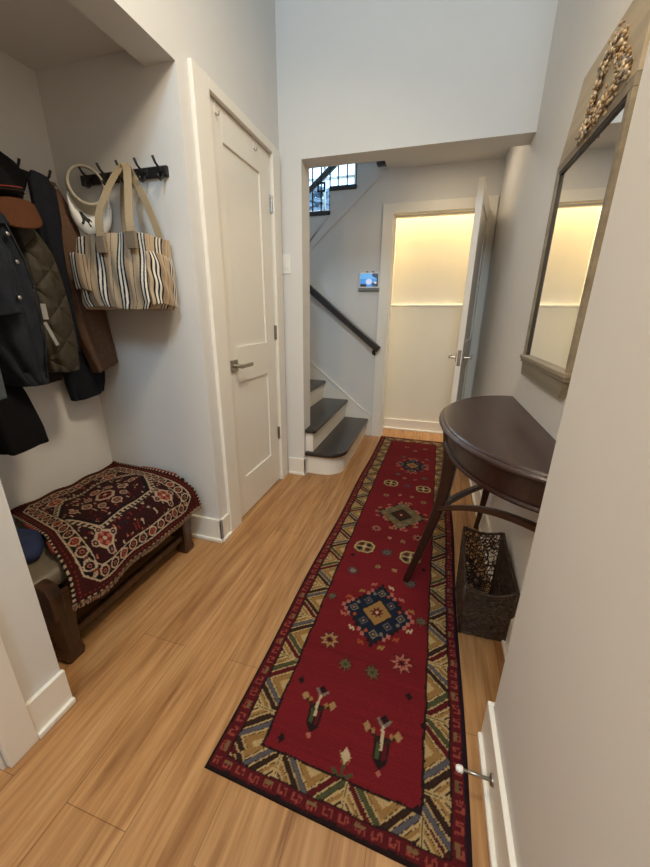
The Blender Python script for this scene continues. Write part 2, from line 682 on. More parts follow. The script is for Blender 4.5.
# lit room behind the far door
struct('wall_closet_back', MB().box(-0.43, 1.7, 3.745, 3.80, 0, 1.275).box(-0.43, 1.7, 3.765, 3.80, 1.275, 3.4), MAT['closet_wall'])
struct('trim_7', MB().box(-0.43, 1.7, 3.737, 3.766, 1.262, 1.282, 0.004), MAT['trim'])
struct('wall_closet_left', MB().box(-0.46, -0.43, 3.559, 3.80, 0, 3.4), MAT['closet_wall'])
struct('wall_closet_right', MB().box(1.7, 1.75, 3.559, 3.80, 0, 3.4), MAT['closet_wall'])
struct('wall_closet_front', MB().box(0.306, 1.7, 3.559, 3.575, 0, 3.4).box(-0.43, 0.306, 3.559, 3.575, 2.0, 3.4), MAT['closet_wall'])
struct('ceiling_closet', MB().box(-0.46, 1.75, 3.559, 3.80, 3.4, 3.46), MAT['closet_wall'])
struct('baseboard_closet', MB().box(-0.43, 1.7, 3.731, 3.746, 0, 0.115, 0.003).box(-0.43, 1.7, 3.715, 3.733, 0, 0.018, 0.003), MAT['trim'])
# stairwell: far wall with the bright window
WX0, WX1, WZ0, WZ1 = -2.2, -0.985, 2.06, 3.2
YW = 4.5
ws = MB()
ws.box(-2.5, WX0, YW, YW + 0.12, 0, TOP)
ws.box(WX1, 0.5, YW, YW + 0.12, 0, TOP)
ws.box(WX0, WX1, YW, YW + 0.12, 0, WZ0)
ws.box(WX0, WX1, YW, YW + 0.12, WZ1, TOP)
struct('wall_stair_far', ws, MAT['wall'])
struct('wall_stair_right', MB().box(-0.50, -0.46, YB + 0.12, YW, 2.42, TOP), MAT['wall'])
wn = thing('window_1', (0, YW, WZ0), None, None, kind='structure')
fr = MB()
for (a, b, c, d) in ((WX0, WX0 + .04, WZ0, WZ1), (WX1 - .04, WX1, WZ0, WZ1), (WX0 + .04, WX1 - .04, WZ0, WZ0 + .04), (WX0 + .04, WX1 - .04, WZ1 - .04, WZ1)):
    fr.box(a, b, YW + .02, YW + .09, c, d)
fr.build('frame', MAT['trim'], wn)
mu = MB()
for x in (-1.79, -1.38):
    mu.box(x - .012, x + .012, YW + .045, YW + .075, WZ0 + .04, WZ1 - .04)
for z in (2.34, 2.66):
    mu.box(WX0 + .04, WX1 - .04, YW + .045, YW + .075, z - .012, z + .012)
mu.build('muntins', MAT['trim'], wn)
MB().box(WX0 + .04, WX1 - .04, YW + .057, YW + .062, WZ0 + .04, WZ1 - .04).build('pane', MAT['glass'], wn)

# ---- trim
BH, BT = 0.133, 0.014


def base_run(mb, x0, x1, y0, y1, face):
    """baseboard + shoe along one wall stretch; face = direction it looks"""
    if face == '+x':
        mb.box(x0, x0 + BT, y0, y1, 0, BH, .003)
        mb.box(x0 + BT - .001, x0 + BT + .012, y0, y1, 0, .02, .004)
    elif face == '-x':
        mb.box(x1 - BT, x1, y0, y1, 0, BH, .003)
        mb.box(x1 - BT - .012, x1 - BT + .001, y0, y1, 0, .02, .004)
    else:
        mb.box(x0, x1, y0 - BT, y0, 0, BH, .003)
        mb.box(x0, x1, y0 - BT - .012, y0 - BT + .001, 0, .02, .004)


m = MB()
base_run(m, XL, 0, 0.42, YN + .004, '+x')
base_run(m, XL, 0, YJ - BT, 1.478, '+x')
struct('baseboard_left', m, MAT['trim'])
m = MB()
base_run(m, AX, XL + BT, YJ, 0, '-y')
base_run(m, AX, 0, YN, YJ, '+x')
struct('baseboard_alcove', m, MAT['trim'])
m = MB()
base_run(m, XL + .02, XO + BT, YF, 0, '-y')
m.box(XO, XO + BT, YF - BT, YFB - .11, 0, BH, .003)
struct('baseboard_front', m, MAT['trim'])
m = MB()
base_run(m, 0, XR, YE, 3.42, '-x')
struct('baseboard_hall', m, MAT['trim'])
m = MB()
base_run(m, 0, XF, -2.2, YE, '-x')
m.box(XF - BT, XR, YE, YE + BT, 0, BH, .003)
struct('baseboard_right', m, MAT['trim'])


def casing(mb, axis, face, a0, a1, ztop, w, th=0.02):
    """door casing round an opening from a0 to a1; axis 'y' lies on the left wall, 'x' on the back wall"""
    for (p, q, z0, z1) in ((a0 - w, a0, 0, ztop + w * .75), (a1, a1 + w, 0, ztop + w * .75), (a0, a1, ztop, ztop + w * .75)):
        if axis == 'y':
            mb.box(face, face + th, p, q, z0, z1, .003)
        else:
            mb.box(p, q, face - th, face, z0, z1, .003)


m = MB()
casing(m, 'y', XL, 1.592, 2.203, 2.042, 0.112, 0.02)
m2 = MB()
for (p, q, z0, z1) in ((1.48, 1.592, 0, 2.085), (2.203, 2.302, 0, 2.085), (1.592, 2.203, 2.042, 2.085)):
    m2.box(XL, XL + .02, p, q, z0, z1, .003)
m2.box(XL - .06, XL, 1.586, 1.592, 0, 2.05).box(XL - .06, XL, 2.203, 2.211, 0, 2.05).box(XL - .06, XL, 1.592, 2.203, 2.042, 2.05)
m.bm.free()
struct('trim_1', m2, MAT['trim'])
m = MB()
for (p, q, z0, z1) in ((-0.515, -0.427, 0, 2.07), (0.302, 0.380, 0, 2.07), (-0.427, 0.302, 1.992, 2.07)):
    m.box(p, q, YB - .02, YB, z0, z1, .003)
m.box(-0.43, -0.418, YB, YB + .14, 0, 2.0).box(0.294, 0.306, YB, YB + .14, 0, 2.0).box(-0.418, 0.294, YB, YB + .14, 1.988, 2.0)
m.box(-0.419, -0.408, YB + .05, YB + .085, 0, 1.99).box(-0.408, 0.294, YB + .05, YB + .085, 1.977, 1.989)
struct('trim_2', m, MAT['trim'])
m = MB()
m.box(XL, XL + .02, 0.347, 0.42, 0, 2.10, .003)
m.box(XL, XL + .02, -0.62, 0.347, 2.04, 2.10, .003)
m.box(XL - .06, XL, 0.338, 0.346, 0, 2.05)
struct('trim_3', m, MAT['trim'])


# ---- doors
def hinge(y, z, parent, x):
    h = MB()
    h.box(x, x + .004, y - .014, y + .014, z - .045, z + .045, .001)
    for k in range(5):
        h.tube([(x + .006, y, z - .045 + k * .018 + .001), (x + .006, y, z - .045 + (k + 1) * .018 - .001)], .0065, 10)
    return h.build('hinge', MAT['steel'], parent, False)


def shaker(mb, x0, x1, y0, y1, z0, z1, panels, rec=.009):
    """slab whose +x and -x faces carry recessed panels (y0..y1, z0..z1 rects)"""
    mb.box(x0 + rec, x1 - rec, y0 + .02, y1 - .02, z0 + .02, z1 - .02)
    ya, yb = panels[0][0], panels[0][1]
    mb.box(x0, x1, y0, ya, z0, z1, .0012, 1)
    mb.box(x0, x1, yb, y1, z0, z1, .0012, 1)
    zs = [z0] + [v for p in sorted(panels, key=lambda p: p[2]) for v in (p[2], p[3])] + [z1]
    for i in range(0, len(zs), 2):
        mb.box(x0, x1, ya, yb, zs[i], zs[i + 1], .0012, 1)


d1 = thing('door_1', (XL, 1.9, 0), None, None, kind='structure')
m = MB()
shaker(m, XL - .040, XL - .003, 1.5945, 2.2005, 0.008, 2.039, [(1.708, 2.070, 1.008, 1.908), (1.708, 2.070, .245, .815)])
m.build('door_leaf', MAT['trim'], d1)
for z in (1.79, 1.064, .373):
    hinge(2.200, z, d1, XL - .002)
hd = MB()
hd.box(XL - .003, XL + .008, 1.628, 1.690, .885, .945, .002)
hn = hd.build('door_handle', MAT['steel'], d1)
hd = MB()
hd.tube([(XL + .008, 1.658, .914), (XL + .052, 1.658, .914)], .010, 14)
hd.obox((XL + .052, 1.708, .914), (1, 0, 0), (0, 1, 0), (0, 0, 1), .006, .062, .010, .003)
hd.build('lever', MAT['steel'], hn)

d3 = thing('door_3', (XL, -.1, 0), None, None, kind='structure')
m = MB()
shaker(m, XL - .06, XL - .022, -0.54, 0.334, 0.01, 2.035, [(-.42, .22, 1.0, 1.9), (-.42, .22, .25, .81)])
m.build('door_leaf', MAT['trim'], d3)

# far door, swung open towards the camera
d2 = thing('door_2', (0.297, 3.405, 0), None, None, kind='structure')
lh = Vector((0.284, 3.408, 0))
ln = Vector((0.170, 2.705, 0))
dv = (ln - lh).normalized()
nv_ = Vector((dv.y, -dv.x, 0)).normalized()      # across the thickness
if nv_.x < 0:
    nv_ = -nv_
t = MB()
LEN = (ln - lh).length
shaker(t, 0, .038, 0, LEN, .01, 1.985, [(.11, LEN - .11, 1.0, 1.875), (.11, LEN - .11, .24, .81)])
R = Matrix((nv_, dv, Vector((0, 0, 1)))).transposed().to_4x4()
for v in t.bm.verts:
    v.co = Matrix.Translation(lh) @ R @ v.co
bmesh.ops.recalc_face_normals(t.bm, faces=t.bm.faces[:])
t.build('door_leaf', MAT['trim'], d2)
for z in (1.756, .96, .25):
    h = MB()
    h.obox(Vector((.297, 3.414, z)), (1, 0, 0), (0, 1, 0), (0, 0, 1), .012, .003, .045, .001)
    h.tube([(.301, 3.409, z - .045), (.301, 3.409, z + .045)], .006, 10)
    h.build('hinge', MAT['steel'], d2)


def onleaf(along, across, z):
    return lh + dv * along + nv_ * across + Vector((0, 0, z))


hm = MB()
for s, base in ((1, .038), (-1, 0.0)):
    hm.obox(onleaf(LEN - .06, base + s * .004, .893), nv_, dv, (0, 0, 1), .004, .031, .031, .001)
hm.obox(onleaf(LEN + .0005, .019, .893), nv_, dv, (0, 0, 1), .012, .001, .055)
hn = hm.build('door_handle', MAT['steel'], d2)
for s, base in ((1, .038), (-1, 0.0)):
    hm = MB()
    hm.tube([onleaf(LEN - .06, base, .893), onleaf(LEN - .06, base + s * .055, .893)], .009, 12)
    hm.obox(onleaf(LEN - .105, base + s * .055, .893), nv_, dv, (0, 0, 1), .006, .055, .009, .002)
    hm.build('lever', MAT['steel'], hn)

# ---- over-door hooks
def door_hook(y, label):
    r = thing('over_door_hook', (XL, y, 1.985), label, 'hook', 'slim hooks over the closed closet door')
    MB().box(XL - .0028, XL - .0005, y - .005, y + .005, 1.990, 2.0405).box(XL - .03, XL - .0005, y - .005, y + .005, 2.0392, 2.0412).build('strap', MAT['white_plastic'], r)
    MB().tube([(XL - .001, y, 1.996), (XL + .006, y, 1.986), (XL + .013, y, 1.984), (XL + .017, y, 1.991), (XL + .017, y, 1.998)], .0028, 8).build('prong', MAT['steel'], r, True)
    return r


h0 = door_hook(1.658, 'slim over-door hook on the closet door, the one nearer the coat alcove')
copy_tree(h0, (0, .352, 0), None, 'slim over-door hook on the closet door, the one nearer the hinges')

# ---- light switch
sw = thing('light_switch', (-0.963, YF, 1.43), 'white rocker light switch on the wall left of the opening', 'light switch')
MB().box(-.994, -.932, YF - .006, YF, 1.428, 1.545, .003).build('face_plate', MAT['white_plastic'], sw)
MB().box(-.978, -.948, YF - .010, YF - .005, 1.455, 1.518, .002).build('rocker', MAT['white_plastic'], sw)

# ------------------------------------------------------------------ lower staircase
st = thing('staircase', (-.9, 2.9, 0), 'lower staircase of black treads and white risers with a rounded first step', 'staircase')
NR = .182


def arc(cx, cy, r, a0, a1, n=14):
    return [(cx + r * math.cos(math.radians(a0 + (a1 - a0) * i / n)), cy + r * math.sin(math.radians(a0 + (a1 - a0) * i / n))) for i in range(n + 1)]


def first_poly(inset):
    x1, y0 = -.553 - inset, 2.352 + inset
    r = .15
    return [(-.852, y0)] + arc(x1 - r, y0 + r, r, -90, 0) + [(x1, 3.424), (-.852, 3.424)]


MB().prism(first_poly(0), 'z', NR - .032, NR, .008).build('tread', MAT['tread'], st)
MB().prism(first_poly(.026), 'z', 0, NR - .032).build('riser', MAT['trim'], st)
# second step wraps the wall end
p2 = [(-.852, 2.356)] + arc(-.772 - .02, 2.356 + .02, .02, -90, 0, 5) + [(-.772, 3.424), (-1.10, 3.424), (-1.10, 2.489), (-.852, 2.489)]
MB().prism(p2, 'z', 2 * NR - .032, 2 * NR, .008).build('tread', MAT['tread'], st)
p2r = [(-.852, 2.378), (-.796, 2.378), (-.796, 3.424), (-1.10, 3.424), (-1.10, 2.489), (-.852, 2.489)]
MB().prism(p2r, 'z', NR, 2 * NR - .032).build('riser', MAT['trim'], st)
for k in range(3, 9):
    xr = -1.007 - (k - 3) * .235
    MB().box(max(xr - .262, -2.49), xr, 2.489, 3.424, k * NR - .032, k * NR, .008).build('tread', MAT['tread'], st)
    MB().box(xr - .262, xr - .024, 2.489, 3.424, (k - 1) * NR, k * NR - .032).build('riser', MAT['trim'], st)
sk = MB()
sk.prism([(-.527, 0), (-.527, .200), (-2.35, 1.690), (-2.35, 0)], 'y', 3.425, YB)
dirv = Vector((-.642, 0, .523)).normalized()
c0 = Vector((-.527, 3.427, .200))
c1 = Vector((-2.35, 3.427, 1.690))
sk.obox((c0 + c1) / 2, (c1 - c0), (0, 1, 0), (c1 - c0).normalized().cross(Vector((0, 1, 0))), (c1 - c0).length / 2, .011, .006, .002)
sk.build('skirt_board', MAT['trim'], st)

hr = thing('handrail', (-1.1, YB, .85), 'black sloping handrail on the wall above the lower stairs', 'handrail')
a, b = Vector((-.480, 3.375, .872)), Vector((-1.95, 3.375, 2.03))
MB().obox((a + b) / 2, (b - a), (0, 1, 0), (b - a).normalized().cross(Vector((0, 1, 0))), (b - a).length / 2, .022, .030, .008).build('rail', MAT['tread'], hr)
for q in (.025, .55):
    c = a + (b - a) * q
    br = MB()
    br.lathe((c.x - .012, YB, c.z - .062), [(.0, -.014), (.022, -.014), (.024, -.008), (.024, 0)], 'y', 16)
    br.tube([(c.x - .012, YB - .010, c.z - .062), (c.x - .012, 3.385, c.z - .064), (c.x - .012, 3.375, c.z - .05), (c.x - .012, 3.375, c.z - .03)], .008, 10)
    br.build('bracket', MAT['iron'], hr, True)

# ------------------------------------------------------------------ upper staircase
us = thing('staircase', (-1.1, 3.6, 1.8), 'upper staircase of black treads and white stringer, seen high beside the window', 'staircase')
for i, (x0, z) in enumerate(UT):
    x1 = x0 + .242
    if i == 3:
        x1 = -.745 + .255
    tr = MB()
    tr.box(x0 - .012, x1 - .012, YB - .035, 4.46, z - .032, z, .008)
    tr.build('tread', MAT['tread'], us)
    if i:
        MB().box(x0 + .002, x0 + .016, YB + .121, 4.46, z - .212 + .03, z - .032).build('riser', MAT['trim'], us)
MB().prism([(-1.7, 1.295), (-.505, 2.316), (-.505, 2.376), (-.755, 2.376), (-.755, 2.196), (-.988, 2.196), (-.988, 2.016), (-1.221, 2.016),
            (-1.221, 1.836), (-1.454, 1.836), (-1.454, 1.50)], 'y', YB - .014, YB).build('stringer', MAT['wall'], us)
MB().box(-.585, -.49, YB - .075, YB - .012, 2.335, 2.374, .012).build('nosing_end', MAT['tread'], us)
for i, (x0, z) in enumerate(UT[:3]):
    for q in ((.055, .135, .215) if i else (.07, .145, .215)):
        x = x0 + q
        if i == 1 and q == .07:
            pass
        bl = MB()
        bl.box(x - .005, x + .005, YB + .01, YB + .02, z, z + .95 + .1 * q)
        if (i, q) in ((1, .135), (1, .145)):
            for (u0, u1, w0, w1) in ((-.035, .035, .235, .247), (-.035, .035, .295, .307), (-.035, -.023, .235, .307), (.023, .035, .235, .307)):
                bl.box(x + u0, x + u1, YB + .008, YB + .022, z + w0 - .08, z + w1 - .08)
        bl.build('baluster', MAT['iron'], us)
urail = MB()
a, b = Vector((-1.6, YB + .015, 2.72)), Vector((-.75, YB + .015, 3.37))
urail.obox((a + b) / 2, (b - a), (0, 1, 0), (b - a).normalized().cross(Vector((0, 1, 0))), (b - a).length / 2, .024, .03, .006)
urail.build('handrail', MAT['tread'], us)
ur = thing('handrail', (-1.5, 4.46, 2.4), 'handrail slanting across the bright stair window, behind the balusters', 'handrail')
a, b = Vector((-1.95, 4.42, 2.18)), Vector((-1.02, 4.42, 2.90))
MB().obox((a + b) / 2, (b - a), (0, 1, 0), (b - a).normalized().cross(Vector((0, 1, 0))), (b - a).length / 2, .02, .03, .006).build('rail', MAT['tread'], ur)
MB().tube([(-1.04, 4.42, 2.86), (-1.0, 4.505, 2.84)], .008, 8).build('bracket', MAT['iron'], ur)
MB().tube([(-2.25, 4.505, 1.96), (-2.25, 4.43, 1.98), (-1.9, 4.42, 2.2)], .008, 8).build('bracket', MAT['iron'], ur)

# ------------------------------------------------------------------ wall display
wd = thing('wall_display', (-.606, YB, 1.385), 'small lit blue display panel on the wall beside the far door', 'display')
MB().box(-.700, -.516, YB - .018, YB, 1.412, 1.545, .006).build('housing', MAT['white_plastic'], wd)
nx_, nz_ = 60, 42
uu, vv = np.meshgrid(np.linspace(0, 1, nx_), np.linspace(0, 1, nz_))
Pn = np.stack([-.690 + uu * .164, np.full_like(uu, YB - .0188), 1.424 + vv * .110], -1)
col = np.empty((nz_, nx_, 3))
col[:] = rgb(70, 150, 225)
col[vv > .6] = rgb(105, 180, 240)
col[(uu + .15 * np.sin(vv * 9) > .78)] = rgb(34, 62, 92)
col[((uu - .48) ** 2 / .03 + (vv - .38) ** 2 / .05) < 1] = rgb(205, 214, 240)
col[(vv < .2) & (uu < .35)] = rgb(28, 40, 60)
col[((uu - .84) ** 2 + (vv - .3) ** 2) < .006] = rgb(225, 230, 230)
grid_obj('screen', Pn, MAT['screen'], wd, col, smooth=False)
MB().box(-.706, -.510, YB - .024, YB, 1.387, 1.411, .005).build('speaker_bar', MAT['greyplastic'], wd)
for bx in (-.640, -.585):
    MB().box(bx, bx + .018, YB - .022, YB - .01, 1.543, 1.553, .003).build('button', MAT['greyplastic'], wd)

# ------------------------------------------------------------------ shrubs outside the stair window
for j, (x, z, r) in enumerate(((-1.66, 2.10, .25), (-1.08, 2.02, .20))):
    m = MB()
    for k in range(260):
        th, ph = random.uniform(0, 2 * math.pi), math.acos(random.uniform(-1, 1))
        q = r * random.uniform(.75, 1)
        c = (x + q * math.sin(ph) * math.cos(th), 5.3 + q * math.sin(ph) * math.sin(th), z + .5 + q * .8 * math.cos(ph))
        m.blob(c, (random.uniform(.03, .06), random.uniform(.03, .06), random.uniform(.02, .04)), 1, .2)
    m.tube([(x, 5.3, .0), (x + .02, 5.3, z + .5)], .03, 8)
    MATS = MAT.setdefault('leaf', simple('leaves', rgb(150, 166, 178), 0.7, 0.2, 20))
    o = m.build('shrub', MATS)
    tag(o, ('rounded shrub beyond the stair window, the larger one at left' if j == 0 else 'rounded shrub beyond the stair window, the smaller one at right'), 'shrub', 'shrubs beyond the stair window')


# ------------------------------------------------------------------ runner rug
def pip(U, V, pts):
    ins = np.zeros(U.shape, bool)
    n = len(pts)
    for i in range(n):
        x0, y0 = pts[i]
        x1, y1 = pts[(i + 1) % n]
        if y0 == y1:
            continue
        c = ((y0 > V) != (y1 > V)) & (U < (x1 - x0) * (V - y0) / (y1 - y0) + x0)
        ins ^= c
    return ins


def star(U, V, c, r, n=8, inner=.5):
    pts = []
    for k in range(2 * n):
        a = math.pi * k / n
        q = r if k % 2 == 0 else r * inner
        pts.append((c[0] + q * math.cos(a), c[1] + q * math.sin(a)))
    return pip(U, V, pts)


def diam(U, V, c, rx, ry):
    return np.abs(U - c[0]) / rx + np.abs(V - c[1]) / ry < 1


C = dict(red=rgb(99, 21, 26), ivory=rgb(160, 134, 92), navy=rgb(20, 26, 40), maroon=rgb(76, 18, 22), gold=rgb(130, 97, 54),
         green=rgb(62, 64, 40), slate=rgb(76, 72, 76), brown=rgb(44, 28, 20), dark=rgb(30, 18, 18), tan=rgb(140, 108, 72),
         pink=rgb(150, 88, 74), grey=rgb(104, 96, 84), orange=rgb(138, 64, 36), olive=rgb(88, 76, 48), cream=rgb(168, 148, 118))


def hooks(img, U, V, c, rx, ry, colset, n=3):
    """thin S-shaped marks standing off a diamond's edges"""
    for sx in (-1, 1):
        for sy in (-1, 1):
            for k in range(n):
                f = (k + .55) / n
                px, py = c[0] + sx * rx * (1 - f), c[1] + sy * ry * f
                px, py = px + sx * .017, py + sy * .019
                col_ = colset[(k + (sx > 0) + 2 * (sy > 0)) % len(colset)]
                zig = [(-.012, .010), (-.004, -.006), (.004, .008), (.012, -.010)]
                zig = [(px + a * sx * .9, py + b * sy * 1.1) for a, b in zig]
                w = .0034
                for (a0, b0), (a1, b1) in zip(zig[:-1], zig[1:]):
                    dx, dy = a1 - a0, b1 - b0
                    l = math.hypot(dx, dy)
                    ox, oy = -dy / l * w, dx / l * w
                    img[pip(U, V, [(a0 + ox, b0 + oy), (a1 + ox, b1 + oy), (a1 - ox, b1 - oy), (a0 - ox, b0 - oy)])] = col_


def border_band(s, t, half):
    """main border: V-shaped pairs of leaning bars with gold triangles; s along the edge, t 0 outer .. 1 inner"""
    p = .186
    k = np.floor(s / p)
    f = s / p - k - .5
    q = np.abs(f) * p
    d = q - .056 * t
    left = f < 0
    out = np.empty(s.shape + (3,))
    out[:] = C['ivory']
    kk = (k % 3).astype(int)
    barA = [('brown', 'slate'), ('slate', 'maroon'), ('green', 'brown')]
    barB = [('maroon', 'brown'), ('brown', 'green'), ('maroon', 'slate')]
    out[d < -.011] = C['gold']
    out[(d > .052) & (d < .063)] = C['gold']
    out[(d > .072) & (d < .078)] = C['brown']
    out[d < -.034] = C['ivory']
    for j in range(3):
        for L, side_ in ((True, 0), (False, 1)):
            mm = (kk == j) & (left == L)
            out[mm & (d > -.003) & (d < .015)] = C[barA[j][side_]]
            out[mm & (d > .023) & (d < .041)] = C[barB[j][side_]]
    for e in (-.0118, -.0035, .0155, .0225, .0415, .0510):
        out[np.abs(d - e) < .0009] = C['dark']
    out[np.abs(q - p / 2) < .0055] = C['ivory']
    out[np.abs(q - p / 2) < .0012] = C['green']
    return out


def paint_runner(U, V, Wd, Ln):
    img = np.empty(U.shape + (3,))
    img[:] = C['red']
    # abrash: soft weft-wise change of the red wool
    ab = (np.sin(V * 9.1) + np.sin(V * 23.7 + 1) * .6 + np.sin(V * 61 + 2) * .4)
    rows_ = np.random.default_rng(4).normal(0, 1, V.shape[0])[:, None]
    img *= np.clip(1 + .05 * ab + .09 * rows_ * (.5 + .5 * np.sin(U * 14 + rows_ * 3)), .5, 1.5)[..., None]
    # diamonds: (centre, rx, ry, palette)
    def diamond(c, rx, ry, main, inner, core, hookcols):
        hooks(img, U, V, c, rx, ry, hookcols, 3)
        st_ = .014                                     # stepped outline, like knotted wool
        Uq = np.round((U - c[0]) / st_) * st_ + c[0]
        Vq = np.round((V - c[1]) / (st_ * 1.4)) * st_ * 1.4 + c[1]
        img[diam(Uq, Vq, c, rx * 1.05, ry * 1.05)] = C['pink']
        img[diam(Uq, Vq, c, rx * 1.0, ry * 1.0)] = C['dark']
        img[diam(Uq, Vq, c, rx * .95, ry * .95)] = C[main]
        for sx, sy in ((0, -1), (0, 1), (1, 0), (-1, 0), (.5, .5), (-.5, .5), (.5, -.5), (-.5, -.5)):
            q = (c[0] + sx * rx * .68, c[1] + sy * ry * .68)
            img[diam(U, V, q, rx * .14, ry * .14)] = C['grey'] if (sx == 0 or sy == 0) else C[inner]
            img[diam(U, V, q, rx * .095, ry * .095)] = C[main]
            img[diam(U, V, q, rx * .04, ry * .04)] = C['tan']
        for sx, sy in ((1, .34), (-1, .34), (1, -.34), (-1, -.34), (.34, 1), (-.34, 1), (.34, -1), (-.34, -1)):
            q = (c[0] + sx * rx * .62, c[1] + sy * ry * .62)
            img[diam(U, V, q, rx * .065, ry * .065)] = C['orange'] if sx * sy > 0 else C['grey']
        img[diam(U, V, c, rx * .46, ry * .46)] = C['dark']
        img[diam(U, V, c, rx * .42, ry * .42)] = C[core]
        img[star(U, V, c, rx * .22, 8)] = C['maroon']
        img[diam(U, V, c, rx * .06, ry * .06)] = C['cream']
    diamond((.352, .672), .140, .160, 'navy', 'slate', 'gold', [C['pink'], C['cream'], C['orange'], C['gold']])
    diamond((.366, 1.465), .150, .165, 'olive', 'grey', 'brown', [C['pink'], C['red'] * np.array(.6), C['tan']])
    diamond((.372, 2.262), .125, .150, 'navy', 'slate', 'gold', [C['pink'], C['tan'], C['slate']])

    def octo(c, rx, ry):
        pts = [(c[0] + rx * a, c[1] + ry * b) for a, b in ((-1, -.5), (-.55, -1), (.55, -1), (1, -.5), (1, .5), (.55, 1), (-.55, 1), (-1, .5))]
        img[pip(U, V, pts)] = C['dark']
        img[pip(U, V, [(c[0] + (p[0] - c[0]) * .93, c[1] + (p[1] - c[1]) * .93) for p in pts])] = C['ivory']
        img[pip(U, V, [(c[0] + (p[0] - c[0]) * .76, c[1] + (p[1] - c[1]) * .76) for p in pts])] = C['olive']
        for sx in (-1, 1):
            for sy in (-1, 1):
                img[diam(U, V, (c[0] + sx * rx * .38, c[1] + sy * ry * .38), rx * .26, ry * .30)] = C['dark'] if sx * sy > 0 else C['maroon']
        img[(np.abs(U - c[0]) < rx * .07) & (np.abs(V - c[1]) < ry * .7)] = C['ivory']
        img[(np.abs(V - c[1]) < ry * .07) & (np.abs(U - c[0]) < rx * .7)] = C['ivory']
        img[diam(U, V, c, rx * .25, ry * .25)] = C['cream']
    for c in ((.215, 1.085), (.452, 1.075), (.247, 1.885), (.480, 1.860)):
        octo(c, .055, .052)

    def star8(c, r, col_, col2, out='dark'):
        img[star(U, V, c, r * 1.12, 8, .55)] = C[out]
        img[star(U, V, c, r, 8, .5)] = C[col_]
        img[star(U, V, c, r * .5, 8, .5)] = C[col2]
        img[diam(U, V, c, r * .15, r * .15)] = C['dark']
    for c, r, a, b in (((.205, .485), .038, 'tan', 'maroon'), ((.470, .480), .040, 'pink', 'maroon'), ((.200, .885), .030, 'slate', 'tan'), ((.468, .885), .030, 'slate', 'olive'),
                       ((.152, .70), .022, 'olive', 'slate'), ((.525, .685), .024, 'olive', 'slate'), ((.335, 1.075), .032, 'slate', 'olive'),
                       ((.245, 1.275), .034, 'pink', 'brown'), ((.478, 1.255), .034, 'pink', 'brown'), ((.240, 1.690), .024, 'tan', 'maroon'), ((.490, 1.665), .024, 'tan', 'maroon'),
                       ((.365, 1.880), .026, 'slate', 'maroon'), ((.280, 2.06), .026, 'slate', 'olive'), ((.480, 2.04), .026, 'slate', 'olive'),
                       ((.285, 2.43), .026, 'olive', 'slate'), ((.480, 2.43), .024, 'slate', 'tan'), ((.37, 2.60), .026, 'tan', 'maroon'), ((.29, 2.68), .026, 'pink', 'navy'), ((.46, 2.68), .026, 'tan', 'navy'),
                       ((.285, .412), .026, 'olive', 'green'), ((.378, .412), .028, 'olive', 'green'), ((.305, .952), .018, 'tan', 'olive'), ((.385, .952), .018, 'tan', 'pink'),
                       ((.33, 1.205), .018, 'pink', 'tan'), ((.40, 1.195), .018, 'tan', 'olive'), ((.33, 1.72), .018, 'pink', 'tan'), ((.41, 1.72), .018, 'tan', 'olive'),
                       ((.33, 2.00), .018, 'tan', 'maroon'), ((.41, 2.00), .018, 'pink', 'maroon')):
        star8(c, r, a, b)

    def tree(c, s=1.0):
        x, y = c
        def P(*pts):
            return [(x + a * s, y + b * s) for a, b in pts]
        img[pip(U, V, P((-.022, -.062), (0, -.085), (.022, -.062), (.026, .000), (.012, .012), (-.012, .012), (-.026, .000)))] = C['dark']
        img[pip(U, V, P((-.016, -.055), (-.004, -.055), (-.004, .0), (-.018, .0)))] = C['green']
        img[pip(U, V, P((.004, -.055), (.016, -.055), (.018, 0), (.004, 0)))] = C['maroon']
        for sx in (-1, 1):
            img[pip(U, V, P((sx * .004, -.015), (sx * .05, .018), (sx * .046, .026), (sx * .002, .0)))] = C['brown']
            img[diam(U, V, (x + sx * .052 * s, y + .026 * s), .014 * s, .018 * s)] = C['tan']
            img[diam(U, V, (x + sx * .030 * s, y + .020 * s), .008 * s, .012 * s)] = C['gold']
            img[pip(U, V, P((sx * .002, .035), (sx * .026, .064), (sx * .020, .070), (-sx * .003, .045)))] = C['grey']
        img[pip(U, V, P((-.005, -.03), (.005, -.03), (.005, .045), (-.005, .045)))] = C['cream']
        img[diam(U, V, (x, y + .068 * s), .016 * s, .016 * s)] = C['dark']
        img[diam(U, V, (x, y - .092 * s), .010 * s, .010 * s)] = C['pink']
    tree((.238, .243), .86)
    tree((.440, .222), .86)
    # flower near the near border
    img[pip(U, V, [(.330, .165), (.344, .125), (.350, .165), (.356, .125), (.372, .168), (.352, .112)])] = C['gold']
    img[diam(U, V, (.350, .150), .014, .02)] = C['cream']
    img[pip(U, V, [(.347, .060), (.354, .060), (.354, .130), (.347, .130)])] = C['green']
    for sx in (-1, 1):
        img[pip(U, V, [(.350, .085), (.350 + sx * .03, .110), (.350 + sx * .026, .118), (.350, .098)])] = C['green']
    for c in ((.165, .13), (.545, .10), (.50, .37), (.16, .31), (.55, .30), (.52, 1.0), (.17, 1.0)):
        img[diam(U, V, c, .012, .014)] = C['dark']
    # ---- borders (metres from the edge)
    bw_l, bw_r, bw_n, bw_f = .128, .116, .100, .115
    dl, dr, dn, df = U, Wd - U, V, Ln - V
    tl, tr_, tn, tf = dl / bw_l, dr / bw_r, dn / bw_n, df / bw_f
    tm = np.minimum(np.minimum(tl, tr_), np.minimum(tn, tf))
    side = np.argmin(np.stack([tl, tr_, tn, tf]), 0)
    s = np.where((side == 0) | (side == 1), V, U)
    bnd = tm < 1
